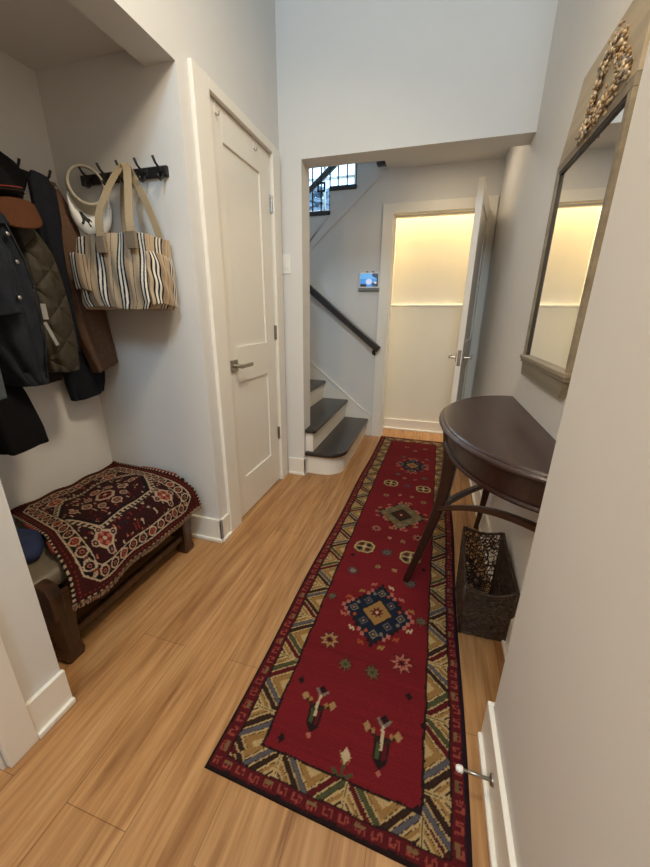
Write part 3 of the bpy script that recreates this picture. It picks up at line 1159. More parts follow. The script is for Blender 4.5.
    # tm: 0 outer edge .. 1 field;  .00-.08 dark binding, .08-.34 maroon guard, .34-.38 line, .38-.95 main, .95-1 line
    main = border_band(s + np.where(side == 1, .04, 0), np.clip((tm - .40) / .54, 0, 1), None)
    img[bnd] = C['maroon']
    mm = bnd & (tm > .40) & (tm < .94)
    img[mm] = main[mm]
    img[bnd & ((tm > .94) | ((tm > .36) & (tm < .40)))] = C['dark']
    # guard border: hooked S marks
    g = bnd & (tm > .09) & (tm < .35)
    f = (s / .040) % 1
    tt = (tm - .09) / .26
    mark = g & (f > .18) & (f < .80) & (tt > .2) & (tt < .82)
    img[mark] = rgb(128, 58, 48)
    img[mark & (np.abs(f - .42) < .12) & (tt > .35)] = C['maroon']
    img[mark & (np.abs(f - .66) < .07) & (tt < .65)] = C['maroon']
    alt = g & ((np.floor(s / .040) % 3) == 1) & mark
    img[alt & (tt > .5)] = C['tan'] * np.array(.55)
    img[bnd & (tm < .085)] = C['dark']
    img[bnd & (tm < .12) & (side == 1)] = rgb(34, 20, 28)
    return img


C = {k: np.array(v) for k, v in C.items()}
RL, RW = 2.945, .665
nu, nv = 222, 900
uu, vv = np.meshgrid(np.linspace(0, 1, nu), np.linspace(0, 1, nv))
cor = [np.array(p) for p in ((-.481, .500), (.202, .468), (.238, 3.434), (-.408, 3.434))]
xy = (cor[0][None, None] * ((1 - uu) * (1 - vv))[..., None] + cor[1] * (uu * (1 - vv))[..., None] + cor[2] * (uu * vv)[..., None] + cor[3] * ((1 - uu) * vv)[..., None])
xy[..., 0] += .004 * np.sin(vv * 17) * (np.abs(uu - .5) * 2) ** 3
zz = .010 + .0006 * np.sin(vv * 40 + uu * 5) + .0008 * rng.random(uu.shape)
ed = np.minimum(np.minimum(uu * RW, (1 - uu) * RW), np.minimum(vv * RL, (1 - vv) * RL))
zz = np.where(ed < .012, .0015 + (zz - .0015) * np.sqrt(np.clip(ed / .012, 0, 1)), zz)
# wavering hand-knotted lines
ju = uu * RW + .0016 * np.sin(vv * RL * 31) + .0008 * np.sin(vv * RL * 77 + 1) + rng.normal(0, .0004, uu.shape)
jv = vv * RL + .0016 * np.sin(uu * RW * 43 + 2) + rng.normal(0, .0005, uu.shape)
rugcol = paint_runner(ju, jv, RW, RL)
rug = grid_obj('runner_rug', np.concatenate([xy, zz[..., None]], -1), MAT['rug'], None, rugcol, thick=.0)
md = rug.modifiers.new('thick', 'SOLIDIFY')
md.thickness = .0012
md.offset = -1
tag(rug, 'long red wool runner rug with diamond medallions and striped border on the floor', 'rug')

# ------------------------------------------------------------------ demilune console table
TCX, TCY, TA, TB, TZ = XR - .002, 1.340, .500, .335, .820
tb = thing('console_table', (TCX - .15, TCY, 0), 'dark mahogany half-moon console table under the mirror', 'console table')


def demi(inset, n=56, back=0.0):
    a, b = TA - inset, TB - inset
    pts = []
    for i in range(n + 1):
        th = -math.pi / 2 + math.pi * i / n
        pts.append((TCX - back - (b - back) * math.cos(th), TCY + a * math.sin(th)))
    return pts


def demi_loft(mb, prof):
    """prof: (inset, z) pairs from bottom to top, closed flat at both ends"""
    t = bmesh.new()
    rings = []
    for ins, z in prof:
        rings.append([t.verts.new((x, y, z)) for x, y in demi(ins)])
    n = len(rings[0])
    for i in range(len(rings) - 1):
        for k in range(n):
            t.faces.new((rings[i][k], rings[i][(k + 1) % n], rings[i + 1][(k + 1) % n], rings[i + 1][k]))
    t.faces.new(rings[0])
    t.faces.new(rings[-1])
    bmesh.ops.recalc_face_normals(t, faces=t.faces[:])
    mb._merge(t)
    return mb


top = demi_loft(MB(), [(.022, .794), (.010, .796), (.003, .799), (0, .804), (.001, .809), (.006, .813), (.013, .814), (.015, .817), (.019, .8195), (.023, TZ)]).build('table_top', MAT['table'], tb)
ins = MB()
tt_ = bmesh.new()
o_ = [tt_.verts.new((x, y, TZ + .0006)) for x, y in demi(.036)]
i_ = [tt_.verts.new((x, y, TZ + .0006)) for x, y in demi(.0385)]
for k in range(len(o_) - 1):
    tt_.faces.new((o_[k], o_[k + 1], i_[k + 1], i_[k]))
ins._merge(tt_)
ins.box(TCX - .20, TCX - .198, TCY - .37, TCY + .37, TZ, TZ + .0006)
ins.build('inlay_line', MAT['tablein'], top)
demi_loft(MB(), [(.046, .706), (.034, .706), (.031, .712), (.034, .720), (.040, .722), (.040, .794)]).build('apron', MAT['table'], tb)


def sabre(path, w0, w1):
    n = 24
    P_ = [Vector(p) for p in path]
    pts, hw = [], []
    for i in range(n + 1):
        f = i / n * (len(P_) - 1)
        k = min(int(f), len(P_) - 2)
        u = f - k
        p0, p1, p2, p3 = P_[max(k - 1, 0)], P_[k], P_[k + 1], P_[min(k + 2, len(P_) - 1)]
        q = .5 * ((2 * p1) + (p2 - p0) * u + (2 * p0 - 5 * p1 + 4 * p2 - p3) * u * u + (3 * p1 - p0 - 3 * p2 + p3) * u ** 3)
        pts.append(q)
        hw.append(w0 + (w1 - w0) * (i / n))
    return MB().sqtube(pts, hw, hw, upv=(0.3, 1, 0))


sabre([(.103, 1.385, .790), (.114, 1.385, .62), (.098, 1.385, .44), (.045, 1.384, .21), (-.010, 1.382, .012)], .030, .0125).build('leg', MAT['table'], tb)
sabre([(.345, 1.765, .735), (.345, 1.775, .55), (.345, 1.80, .36), (.347, 1.87, .17), (.349, 1.960, .0)], .022, .011).build('leg', MAT['table'], tb)
sabre([(.345, .915, .735), (.345, .915, .55), (.345, .905, .36), (.345, .880, .17), (.345, .850, .0)], .022, .011).build('leg', MAT['table'], tb)


def bend(a, b, sag, n=12):
    a, b = Vector(a), Vector(b)
    return [a.lerp(b, i / n) + Vector(sag) * math.sin(math.pi * i / n) for i in range(n + 1)]


MB().sqtube(bend((.093, 1.39, .41), (.345, 1.80, .36), (.0, .0, 0.012)), .013, .011).build('stretcher', MAT['table'], tb)
MB().sqtube(bend((.093, 1.375, .41), (.345, .915, .64), (.0, .0, 0.035)), .012, .010).build('stretcher', MAT['table'], tb)

# ------------------------------------------------------------------ rattan basket
bk = thing('wicker_basket', (.29, 1.29, 0), 'dark brown woven rattan basket with scooped front, on the floor below the table', 'basket')
BY0, BY1 = 1.155, 1.405
BXL, BXR = .206, .376
HB, HF = .325, .245


def rimz(u, v):
    """rim height at u (0 left..1 right), v (0 near..1 far)"""
    h = HF + (HB - HF) * (v ** 1.4)
    if v < .02:
        h -= .034 * math.sin(math.pi * u)
    if v > .98:
        h -= .016 * math.sin(math.pi * u)
    return h


def panel_pt(kind, s, h):
    """s 0..1 along panel, h 0..1 of its height; walls flare outwards a little"""
    if kind == 'near':
        u, v = s, 0
    elif kind == 'far':
        u, v = s, 1
    elif kind == 'left':
        u, v = 0, s
    else:
        u, v = 1, s
    z = .006 + h * (rimz(u, v) - .006)
    fl = 1 + .10 * h
    cx, cy = (BXL + BXR) / 2, (BY0 + BY1) / 2
    x = cx + (BXL + u * (BXR - BXL) - cx) * (.93 + .10 * h) * (1 - .13 * v) - .008 * v
    y = cy + (BY0 + v * (BY1 - BY0) - cy) * (.93 + .09 * h)
    return Vector((x, y, z))


def weave(kind, nh, ncurl, r):
    m = MB()
    for k in range(nh):                       # wandering horizontal canes
        h = (k + .5) / nh
        ph, am = random.uniform(0, 6), random.uniform(.3, 1.1) / nh
        pts = []
        for i in range(15):
            s = i / 14
            hh = min(max(h + am * math.sin(s * random.uniform(9, 12) + ph), .01), .99)
            p = panel_pt(kind, s, hh)
            p += Vector((random.uniform(-1, 1), random.uniform(-1, 1), 0)) * .002
            pts.append(p)
        m.tube(pts, r * random.uniform(.8, 1.2), 5)
    for k in range(ncurl):                    # curled canes
        s0, h0 = random.random(), random.random()
        pts = []
        a = random.uniform(0, 6.28)
        ra = random.uniform(.06, .16)
        for i in range(9):
            a += random.uniform(.35, .9)
            s0 += math.cos(a) * ra * .8
            h0 += math.sin(a) * ra * .55
            s0, h0 = min(max(s0, 0), 1), min(max(h0, .01), .99)
            p = panel_pt(kind, s0, h0) + Vector((random.uniform(-1, 1), random.uniform(-1, 1), 0)) * .003
            pts.append(p)
        m.tube(pts, r * random.uniform(.7, 1.1), 5)
    return m


weave('near', 42, 110, .0030).build('front_panel', MAT['rattan'], bk, True)
weave('left', 42, 120, .0030).build('side_panel', MAT['rattan'], bk, True)
weave('right', 30, 80, .0030).build('side_panel', MAT['rattan'], bk, True)
weave('far', 18, 95, .0023).build('back_panel', MAT['rattan'], bk, True)
rp_ = []
for kind, ss in (('near', np.linspace(0, 1, 14)), ('right', np.linspace(.05, 1, 12)), ('far', np.linspace(.95, 0, 14)), ('left', np.linspace(.95, .05, 11))):
    for s in ss:
        rp_.append(panel_pt(kind, float(s), 1.0))
rm = MB()
rm.tube(rp_, .0055, 7, closed=True)
rm2 = [p + Vector((0, 0, .004 * math.sin(i * 2.2))) for i, p in enumerate(rp_)]
rm.tube(rm2, .004, 6, closed=True)
rm.build('rim', MAT['rattan'], bk, True)
MB().box(BXL + .006, BXR - .006, BY0 + .01, BY1 - .01, .002, .010, .003).build('base', MAT['rattan'], bk)
for (u, v) in ((0, 0), (1, 0), (0, 1), (1, 1)):
    kind = 'near' if v == 0 else 'far'
    MB().tube([panel_pt(kind, u, h) for h in (0, .5, 1)], .006, 7).build('corner_post', MAT['rattan'], bk, True)

# ------------------------------------------------------------------ mirror
mr = thing('wall_mirror', (XR, 1.40, .95), 'tall weathered-wood mirror with a shell garland on its top panel, above the console table', 'mirror')
MY0, MY1 = 1.135, 1.682
MX = XR
m = MB()
m.box(MX - .020, MX, MY1 - .032, MY1, 1.020, 1.660, .002)
m.box(MX - .020, MX, MY0, MY0 + .024, 1.020, 1.660, .002)
m.box(MX - .020, MX, MY0, MY1, 1.660, 1.6875, .002)
m.build('frame', MAT['mirror_wood'], mr)
m = MB()
m.box(MX - .016, MX - .008, MY1 - .040, MY1 - .031, 1.028, 1.658)
m.box(MX - .016, MX - .008, MY0 + .023, MY0 + .030, 1.028, 1.658)
m.box(MX - .016, MX - .008, MY0 + .029, MY1 - .038, 1.652, 1.6595)
m.build('liner', MAT['dark_line'], mr)
MB().box(MX - .010, MX - .006, MY0 + .020, MY1 - .030, 1.025, 1.6595).build('mirror_glass', MAT['mirror'], mr)
m = MB()
m.box(MX - .030, MX, MY0 - .004, MY1 + .004, 1.010, 1.026, .003)
m.box(MX - .026, MX, MY0, MY1, .998, 1.011, .003)
m.build('ledge', MAT['mirror_wood'], mr)
MB().prism([(MY0 + .01, .999), (MY1 - .008, .999), (MY1 - .026, .948), (MY0 + .030, .948)], 'x', MX - .020, MX).build('bottom_panel', MAT['mirror_wood'], mr)
MB().prism([(MY0, 1.688), (MY1 + .004, 1.688), (1.648, 1.745), (1.592, 1.835), (1.565, 1.884), (MY0 - .004, 1.884)], 'x', MX - .018, MX, .003).build('top_panel', MAT['mirror_panel'], mr)
wr = MB()
strand1 = [(1.290, 1.835), (1.345, 1.815), (1.375, 1.795), (1.400, 1.745), (1.415, 1.715), (1.440, 1.695)]
strand2 = [(1.290, 1.835), (1.262, 1.80), (1.238, 1.755), (1.215, 1.735), (1.250, 1.705), (1.285, 1.698), (1.34, 1.695), (1.40, 1.694), (1.46, 1.697)]
strand3 = [(1.215, 1.735), (1.18, 1.715), (1.165, 1.70)]


def along(st_, f):
    f *= len(st_) - 1
    k = min(int(f), len(st_) - 2)
    u = f - k
    return (st_[k][0] * (1 - u) + st_[k + 1][0] * u, st_[k][1] * (1 - u) + st_[k + 1][1] * u)


shell_mats = [simple('shell_cream', rgb(214, 196, 164), .7, .15, 80), simple('shell_tan', rgb(170, 142, 106), .8, .2, 80), simple('shell_grey', rgb(128, 120, 114), .8, .2, 80)]
parts = [MB(), MB(), MB()]
for st_, n in ((strand1, 230), (strand2, 330), (strand3, 50)):
    for k in range(n):
        y, z = along(st_, random.random())
        y += random.gauss(0, .012)
        z += random.gauss(0, .012)
        y = max(y, 1.178)
        r = random.uniform(.0028, .0072)
        which = random.choices((0, 1, 2), (5, 4, 1))[0] if (k // 9) % 4 else random.choices((0, 1, 2), (1, 2, 5))[0]
        c = (MX - .019 - random.uniform(0, .012), y, z)
        parts[which].blob(c, (r * .7, r * random.uniform(.8, 1.4), r * random.uniform(.7, 1.2)), 1, .25)
for p_, mt, nm in zip(parts, shell_mats, ('cream_shells', 'tan_shells', 'grey_shells')):
    o = p_.build(nm, mt, mr, True)
    o['kind'] = 'stuff'

# ------------------------------------------------------------------ door stop on the near right baseboard
ds = thing('door_stop', (XF - BT, .655, .06), 'small metal door stop with white tip on the right baseboard', 'door stop')
MB().lathe((XF - BT, .655, .075), [(.0, -.006), (.012, -.006), (.014, -.002), (.014, 0)], 'x', 16).build('mounting_disc', MAT['steel'], ds, True)
MB().tube([(XF - BT - .004, .655, .075), (XF - BT - .07, .655, .078)], .0042, 10).build('rod', MAT['steel'], ds, True)
MB().lathe((XF - BT - .07, .655, .078), [(.0, -.018), (.006, -.017), (.0085, -.012), (.0085, -.002), (.006, 0)], 'x', 14).build('tip', MAT['white_plastic'], ds, True)

# ------------------------------------------------------------------ bench
bn = thing('bench', (-1.37, .99, 0), 'low dark carved wooden bench with leather seat in the coat alcove', 'bench')
for i, (x, y) in enumerate(((-1.135, .650), (-1.135, 1.285), (-1.595, .650), (-1.595, 1.285))):
    lg = MB()
    prof = [(.0, .030), (.02, .034), (.06, .027), (.12, .030), (.20, .036), (.26, .032), (.285, .034)]
    lg.sqtube([(x, y, z) for z, r in prof], [r for z, r in prof], [r for z, r in prof], upv=(0, 1, 0))
    lg.build('leg', MAT['bench'], bn)
for y, w in ((.632, .022), (1.305, .022)):
    pts = [(-1.62, .20), (-1.10, .20), (-1.098, .290), (-1.112, .322), (-1.15, .334), (-1.22, .318), (-1.36, .300), (-1.50, .318), (-1.57, .336), (-1.61, .330), (-1.62, .29)]
    MB().prism(pts, 'y', y - w, y + w, .006).build('end_panel', MAT['bench'], bn)
MB().box(-1.158, -1.118, .66, 1.28, .215, .285, .005).build('seat_rail', MAT['bench'], bn)
MB().box(-1.61, -1.575, .66, 1.28, .215, .285, .005).build('seat_rail', MAT['bench'], bn)
MB().box(-1.150, -1.122, .68, 1.26, .075, .105, .005).build('stretcher', MAT['bench'], bn)
MB().box(-1.608, -1.58, .68, 1.26, .075, .105, .005).build('stretcher', MAT['bench'], bn)
for y in (.655, 1.285):
    MB().box(-1.57, -1.16, y - .014, y + .014, .075, .105, .005).build('stretcher', MAT['bench'], bn)
cu = MB().box(-1.625, -1.150, .590, 1.370, .255, .338, .035, 4)
for v in cu.bm.verts:
    q = max(0, 1 - ((v.co.x + 1.39) / .26) ** 2) * max(0, 1 - ((v.co.y - .98) / .42) ** 2)
    if v.co.z > .30:
        v.co.z += .018 * q
cu.build('seat_cushion', MAT['leather'], bn, True)

# blue folded garment on the near end of the seat
uu, vv = np.meshgrid(np.linspace(0, 2 * np.pi, 64, endpoint=False), np.linspace(0.02, .98, 26))
ph = vv * np.pi
rr = np.sin(ph) ** .6
X = -1.42 + .160 * rr * np.cos(uu) * (1 + .06 * np.sin(3 * uu + 4 * vv))
Y = .695 + .098 * rr * np.sin(uu) * (1 + .08 * np.sin(2 * uu + 1))
Z = .372 - .032 * np.cos(ph) * -1 + (.007 * np.sin(3 * uu + 7 * vv) + .006 * np.sin(38 * X + 20 * Y) + .005 * np.sin(70 * Y - 30 * X)) * np.sin(ph)
o = grid_obj('folded_garment', np.stack([X, Y, Z], -1), MAT['blue_cloth'], None, None, True, True)
tag(o, 'crumpled dark blue garment lying on the near end of the bench', 'clothing')


# ------------------------------------------------------------------ small carpet thrown over the bench
def paint_kilim(a, b, A, B):
    """a along the bench 0..A, b from the wall down over the front 0..B"""
    img = np.empty(a.shape + (3,))
    dkr, blk, ivo, rst, nvy, sal, mar = rgb(44, 15, 15), rgb(20, 14, 15), rgb(164, 140, 114), rgb(104, 34, 26), rgb(30, 28, 38), rgb(150, 84, 66), rgb(54, 18, 14)
    img[:] = dkr
    rr_ = random.Random(5)
    pa, pb = np.minimum(a, A - a), np.minimum(b, B - b)
    d = np.minimum(pa, pb)
    gw = .042                         # plain outer guard
    bw = .100                         # inner limit of the flower border
    field = np.minimum(d, (pa + pb - .075) * .72)      # corners of the field are cut off
    inner = field > bw

    def ros(c, r, c1, c2):
        da, db = np.abs(a - c[0]) / r, np.abs(b - c[1]) / r
        box = (da < 1) & (db < 1)
        if not box.any():
            return
        m_ = np.maximum(np.maximum(da, db), (da + db) / 1.35)
        img[m_ < 1] = ivo
        img[m_ < .72] = c1
        for oa, ob in ((0, .5), (0, -.5), (.5, 0), (-.5, 0)):
            q = np.abs((a - c[0]) / r - oa) + np.abs((b - c[1]) / r - ob)
            img[(q < .26) & (m_ < .75)] = c2
        img[m_ < .20] = ivo

    # scattered small figures over the whole field
    for k in range(420):
        oa, ob = rr_.uniform(.08, A - .08), rr_.uniform(.08, B - .08)
        r = rr_.uniform(.004, .0085)
        if rr_.random() < .5:
            m_ = (np.abs(a - oa) + np.abs(b - ob)) < r
        else:
            m_ = (np.abs(a - oa) < r * .45) & (np.abs(b - ob) < r * 1.3)
        img[m_ & inner] = (ivo, rst, sal, nvy, ivo)[k % 5]
    # combed hexagon
    ca, cb = A * .5, B * .47
    da, db = np.abs(a - ca), np.abs(b - cb)
    hexd = np.maximum(db / .150, da / .250 + db / .150 * .42)
    img[(hexd > .90) & (hexd < 1.14) & inner] = blk
    img[(hexd > .985) & (hexd < 1.025) & inner] = ivo
    th_ = np.where(db / .150 > .93, a, b)
    img[(hexd >= 1.02) & (hexd < 1.12) & ((th_ / .021) % 1 < .42) & inner] = ivo
    img[(hexd >= 1.09) & (hexd < 1.12) & ((th_ / .021) % 1 < .62) & inner] = ivo
    ros((ca, cb), .046, rst, blk)
    for k, (oa, ob) in enumerate(((-.105, 0), (.105, 0), (0, -.082), (0, .082), (-.062, .055), (.062, -.055), (-.062, -.055), (.062, .055), (-.17, 0), (.17, 0))):
        ros((ca + oa, cb + ob), .025 if k < 4 else .019, (mar, nvy, rst)[k % 3], sal)
    for (oa, ob) in ((.170, B - .165), (A - .165, B - .165), (.170, .150), (A - .165, .150)):
        ros((oa, ob), .040, rst, sal)
        for qa, qb in ((-.042, 0), (.042, 0), (0, .042), (0, -.042)):
            ros((oa + qa, ob + qb), .015, nvy, rst)
    # flower border between the guard and the field
    brd = (~inner)
    img[brd] = blk
    s_ = np.where(pa < pb, b, a)
    f = (s_ / .047) % 1 - .5
    t = np.clip((field - gw) / (bw - gw), -1, 1)
    m_ = np.maximum(np.maximum(np.abs(f) / .40, np.abs(t - .5) / .40), (np.abs(f) + np.abs(t - .5)) / .55)
    kk = np.floor(s_ / .047) % 3
    img[brd & (m_ < 1)] = ivo
    for j, cc_ in enumerate((blk, rst, mar)):
        img[brd & (m_ < .74) & (kk == j)] = cc_
    img[brd & (m_ < .36)] = sal
    img[brd & (m_ < .2)] = blk
    img[brd & (np.abs(f) > .44) & (np.abs(t - .5) < .16)] = rst
    img[(field > bw - .007) & (field < bw)] = ivo
    img[(np.abs(field - bw) < .002)] = blk
    img[(field > gw - .003) & (field < gw + .004)] = ivo
    g = field <= gw - .003
    img[g] = mar
    img[g & (np.abs(d - .022) < .003) & (((s_ / .016) % 1) < .5)] = rst
    img[d < .008] = blk
    img[(d < .008) & (((s_ / .021) % 1) < .45)] = ivo
    return img


A_, B_ = .66, .70
na, nb = 300, 310
aa, bb = np.meshgrid(np.linspace(0, 1, na), np.linspace(0, 1, nb))     # bb: 0 at wall .. 1 at front hem
# section of the drape: x, z against bb
secb = np.array([0, .08, .50, .66, .74, .80, .86, 1.0])
secx = np.array([-1.640, -1.60, -1.34, -1.225, -1.165, -1.120, -1.094, -1.066])
secz = np.array([.372, .366, .382, .372, .358, .338, .308, .236])


def smooth_interp(x, xp, fp):
    xs = np.linspace(0, 1, 400)
    ys = np.interp(xs, xp, fp)
    kx = np.ones(25) / 25
    yp = np.convolve(np.pad(ys, 12, mode='edge'), kx, 'valid')
    return np.interp(x, xs, yp)


X = smooth_interp(bb, secb, secx)
Z = smooth_interp(bb, secb, secz)
yn = np.interp(bb, [0, .55, .8, 1], [.86, .770, .690, .652])
yf = np.interp(bb, [0, .6, 1], [1.398, 1.375, 1.352])
Y = yn + (yf - yn) * aa
Z = Z + .007 * np.sin(aa * 9 + bb * 3) * (.3 + bb) + .004 * np.sin(aa * 21 + bb * 7)
Z = Z + .016 * np.clip((aa - .93) / .07, 0, 1) ** 2 * (bb < .75) + .03 * np.clip((.06 - aa) / .06, 0, 1) * np.clip(.5 - bb, 0, .5) * 0
Z = np.where(bb > .82, Z - .012 * np.sin(aa * 3.1 + .3), Z)
X = X + .010 * np.sin(aa * 13) * np.clip((bb - .7) / .3, 0, 1)
kc = paint_kilim(aa * A_ + rng.normal(0, .0008, aa.shape), bb * B_ + rng.normal(0, .0008, aa.shape), A_, B_)
kl = thing('bench_rug', (-1.37, 1.03, .36), 'small dark red and ivory patterned rug thrown over the bench', 'rug')
grid_obj('pile', np.stack([X, Y, Z], -1), MAT['kilim'], kl, kc, thick=.007)
fm = MB()
rng2 = random.Random(3)
for i in range(150):
    f = (i + .5) / 150
    k = int(f * (na - 1))
    p = Vector((X[-1, k], Y[-1, k], Z[-1, k]))
    fm.tube([p + Vector((0, 0, .002)), p + Vector((.004, rng2.uniform(-.003, .003), -.010)), p + Vector((.003, rng2.uniform(-.006, .006), -.020))], .0014, 4)
o = fm.build('fringe', MAT['fringe'], kl)
o['kind'] = 'stuff'
for k0, k1 in ((int(nb * .30), int(nb * .48)), (int(nb * .60), int(nb * .70))):
    rt_ = MB()
    rt_.tube([(X[k, 0], Y[k, 0] - .002, Z[k, 0] + .001) for k in range(k0, k1, 4)], .006, 6)
    rt_.build('red_binding', MAT['redtrim'], kl, True)
rt_ = MB()
rt_.tube([(X[k, -1], Y[k, -1] - .001, Z[k, -1] + .003) for k in range(int(nb * .35), int(nb * .70), 5)], .005, 6)
rt_.build('red_binding', MAT['redtrim'], kl, True)

# ------------------------------------------------------------------ coat rails
def coat_rail_side():
    r = thing('coat_rail', (-1.27, YJ, 1.70), 'black hook rail on the alcove side wall holding the visor and striped tote', 'coat rail')
    MB().box(-1.515, -1.075, YJ - .014, YJ, 1.690, 1.727, .002).build('board', MAT['iron'], r)
    for x in (-1.455, -1.360, -1.265, -1.176, -1.090):
        h = MB()
        h.box(x - .011, x + .011, YJ - .018, YJ - .013, 1.694, 1.724, .001)
        h.tube([(x, YJ - .016, 1.706), (x, YJ - .034, 1.708), (x, YJ - .056, 1.722), (x, YJ - .068, 1.741)], [.0045, .0045, .0045, .0052], 8)
        h.tube([(x, YJ - .016, 1.700), (x, YJ - .026, 1.682), (x, YJ - .036, 1.672), (x, YJ - .048, 1.676), (x, YJ - .052, 1.688)], .0042, 8)
        h.build('hook', MAT['iron'], r, True)
    return r


coat_rail_side()
r = thing('coat_rail', (AX, 1.1, 1.70), 'black hook rail on the alcove back wall behind the coats', 'coat rail')
MB().box(AX, AX + .014, .72, 1.362, 1.680, 1.717, .002).build('board', MAT['iron'], r)
for y in (.79, .93, 1.07, 1.21, 1.33):
    h = MB()
    h.box(AX + .013, AX + .018, y - .011, y + .011, 1.684, 1.714, .001)
    h.tube([(AX + .016, y, 1.696), (AX + .034, y, 1.698), (AX + .056, y, 1.712), (AX + .068, y, 1.732)], [.0045, .0045, .0045, .0052], 8)
    h.tube([(AX + .016, y, 1.690), (AX + .026, y, 1.672), (AX + .036, y, 1.662), (AX + .048, y, 1.666), (AX + .052, y, 1.678)], .0042, 8)
    h.build('hook', MAT['iron'], r, True)


# ------------------------------------------------------------------ hanging garments
def drape(name, rows, mat, parent, fold=.007, nf=5, seed=0, power=.62):
    """rows: (yL, zL, yR, zR, x back, x front) from top to bottom: a hanging cloth body with soft folds"""
    rows = np.array(rows, float)
    n = 54
    f = np.linspace(0, len(rows) - 1, n)
    R_ = np.stack([np.interp(f, np.arange(len(rows)), rows[:, c]) for c in range(6)], 1)
    kx = np.array([1, 2, 3, 2, 1]) / 9
    for c in range(6):
        q = np.pad(R_[:, c], 2, mode='edge')
        sm = np.convolve(q, kx, 'valid')
        sm[0], sm[-1] = R_[0, c], R_[-1, c]
        R_[:, c] = sm
    mth = 72
    th = np.linspace(0, 2 * np.pi, mth, endpoint=False)
    P = np.zeros((n + 4, mth, 3))
    rs = np.random.default_rng(seed)
    ph = rs.uniform(0, 6.28, 4)
    for i in range(n):
        yL, zL, yR, zR, xb, xf = R_[i]
        c, s = np.cos(th), np.sin(th)
        a = np.sign(c) * np.abs(c) ** power
        b = np.sign(s) * np.abs(s) ** power
        w = .5 + .5 * a
        k = i / (n - 1)
        wav = fold * (.35 + .9 * k) * (np.sin(nf * th + ph[0] + 1.3 * k) + .5 * np.sin((nf + 3) * th + ph[1] - 2 * k) + .35 * np.sin(2 * nf * th + ph[3] + 5 * k))
        y = yL + (yR - yL) * w
        z = zL + (zR - zL) * w + .25 * fold * np.sin(3 * th + ph[2])
        x = (xb + xf) / 2 + (xf - xb) / 2 * b
        P[i + 2, :, 0] = x + wav * np.abs(b) * (b > -.2)
        P[i + 2, :, 1] = y + wav * a * .6
        P[i + 2, :, 2] = z
    for q, (dst, src, sc, dz) in enumerate(((1, 2, .93, .006), (0, 2, .55, .010))):
        cen = P[src].mean(0)
        P[dst] = cen + (P[src] - cen) * sc + np.array([0, 0, dz])
    for (dst, src, sc, dz) in ((n + 2, n + 1, .94, -.003), (n + 3, n + 1, .80, .012)):
        cen = P[src].mean(0)
        P[dst] = cen + (P[src] - cen) * sc + np.array([0, 0, dz])
    return grid_obj(name, P, mat, parent, None, True, True)


# brown coat, furthest along the wall
g = thing('coat', (-1.55, 1.31, .93), 'long plain brown coat hanging rightmost, partly behind the striped tote', 'coat', 'coats hanging in the alcove')
drape('body', [(1.262, 1.665, 1.300, 1.668, -1.60, -1.535), (1.245, 1.60, 1.325, 1.61, -1.60, -1.52), (1.232, 1.506, 1.341, 1.541, -1.60, -1.50), (1.226, 1.378, 1.358, 1.404, -1.58, -1.49),
               (1.226, 1.224, 1.382, 1.239, -1.548, -1.485), (1.238, 1.058, 1.392, 1.072, -1.545, -1.48), (1.281, .905, 1.398, .945, -1.545, -1.48)], MAT['brown_cloth'], g, .005, 4, 1)
# navy jacket
g = thing('jacket', (-1.5, 1.2, .8), 'dark navy jacket between the olive quilted one and the brown coat', 'jacket', 'coats hanging in the alcove')
drape('body', [(1.150, 1.660, 1.215, 1.650, -1.487, -1.462), (1.131, 1.627, 1.226, 1.623, -1.487, -1.45), (1.128, 1.531, 1.221, 1.503, -1.49, -1.445), (1.135, 1.363, 1.200, 1.28, -1.61, -1.445), (1.140, 1.22, 1.198, 1.123, -1.62, -1.45), (1.135, 1.046, 1.205, .997, -1.63, -1.47)], MAT['navy_cloth'], g, .005, 4, 2)
drape('sleeve', [(1.195, 1.224, 1.280, 1.228, -1.63, -1.555), (1.200, 1.057, 1.340, 1.048, -1.635, -1.552), (1.199, .913, 1.388, .895, -1.635, -1.552), (1.202, .846, 1.378, .846, -1.635, -1.55), (1.207, .781, 1.365, .803, -1.63, -1.552)], MAT['navy_cloth'], g, .005, 4, 3)
MB().tube([(-1.46, 1.222, 1.625), (-1.452, 1.222, 1.628)], .006, 10).build('snap', MAT['steel'], g)
# olive quilted jacket
g = thing('quilted_jacket', (-1.44, 1.07, .94), 'olive green quilted jacket hanging just right of the denim jacket', 'jacket', 'coats hanging in the alcove')
drape('body', [(1.010, 1.490, 1.060, 1.485, -1.49, -1.43), (1.003, 1.463, 1.081, 1.454, -1.49, -1.41), (1.001, 1.377, 1.114, 1.378, -1.49, -1.385), (.996, 1.264, 1.128, 1.275, -1.49, -1.38), (.998, 1.163, 1.134, 1.164, -1.49, -1.375), (1.000, 1.056, 1.134, 1.054, -1.48, -1.375), (1.010, .954, 1.120, .949, -1.47, -1.38)], MAT['quilt'], g, .004, 4, 4)
drape('lining', [(1.034, 1.145, 1.110, 1.105, -1.58, -1.49), (1.025, 1.034, 1.107, 1.018, -1.58, -1.475), (1.006, .901, 1.098, .909, -1.57, -1.46)], MAT['lining'], g, .004, 3, 5)
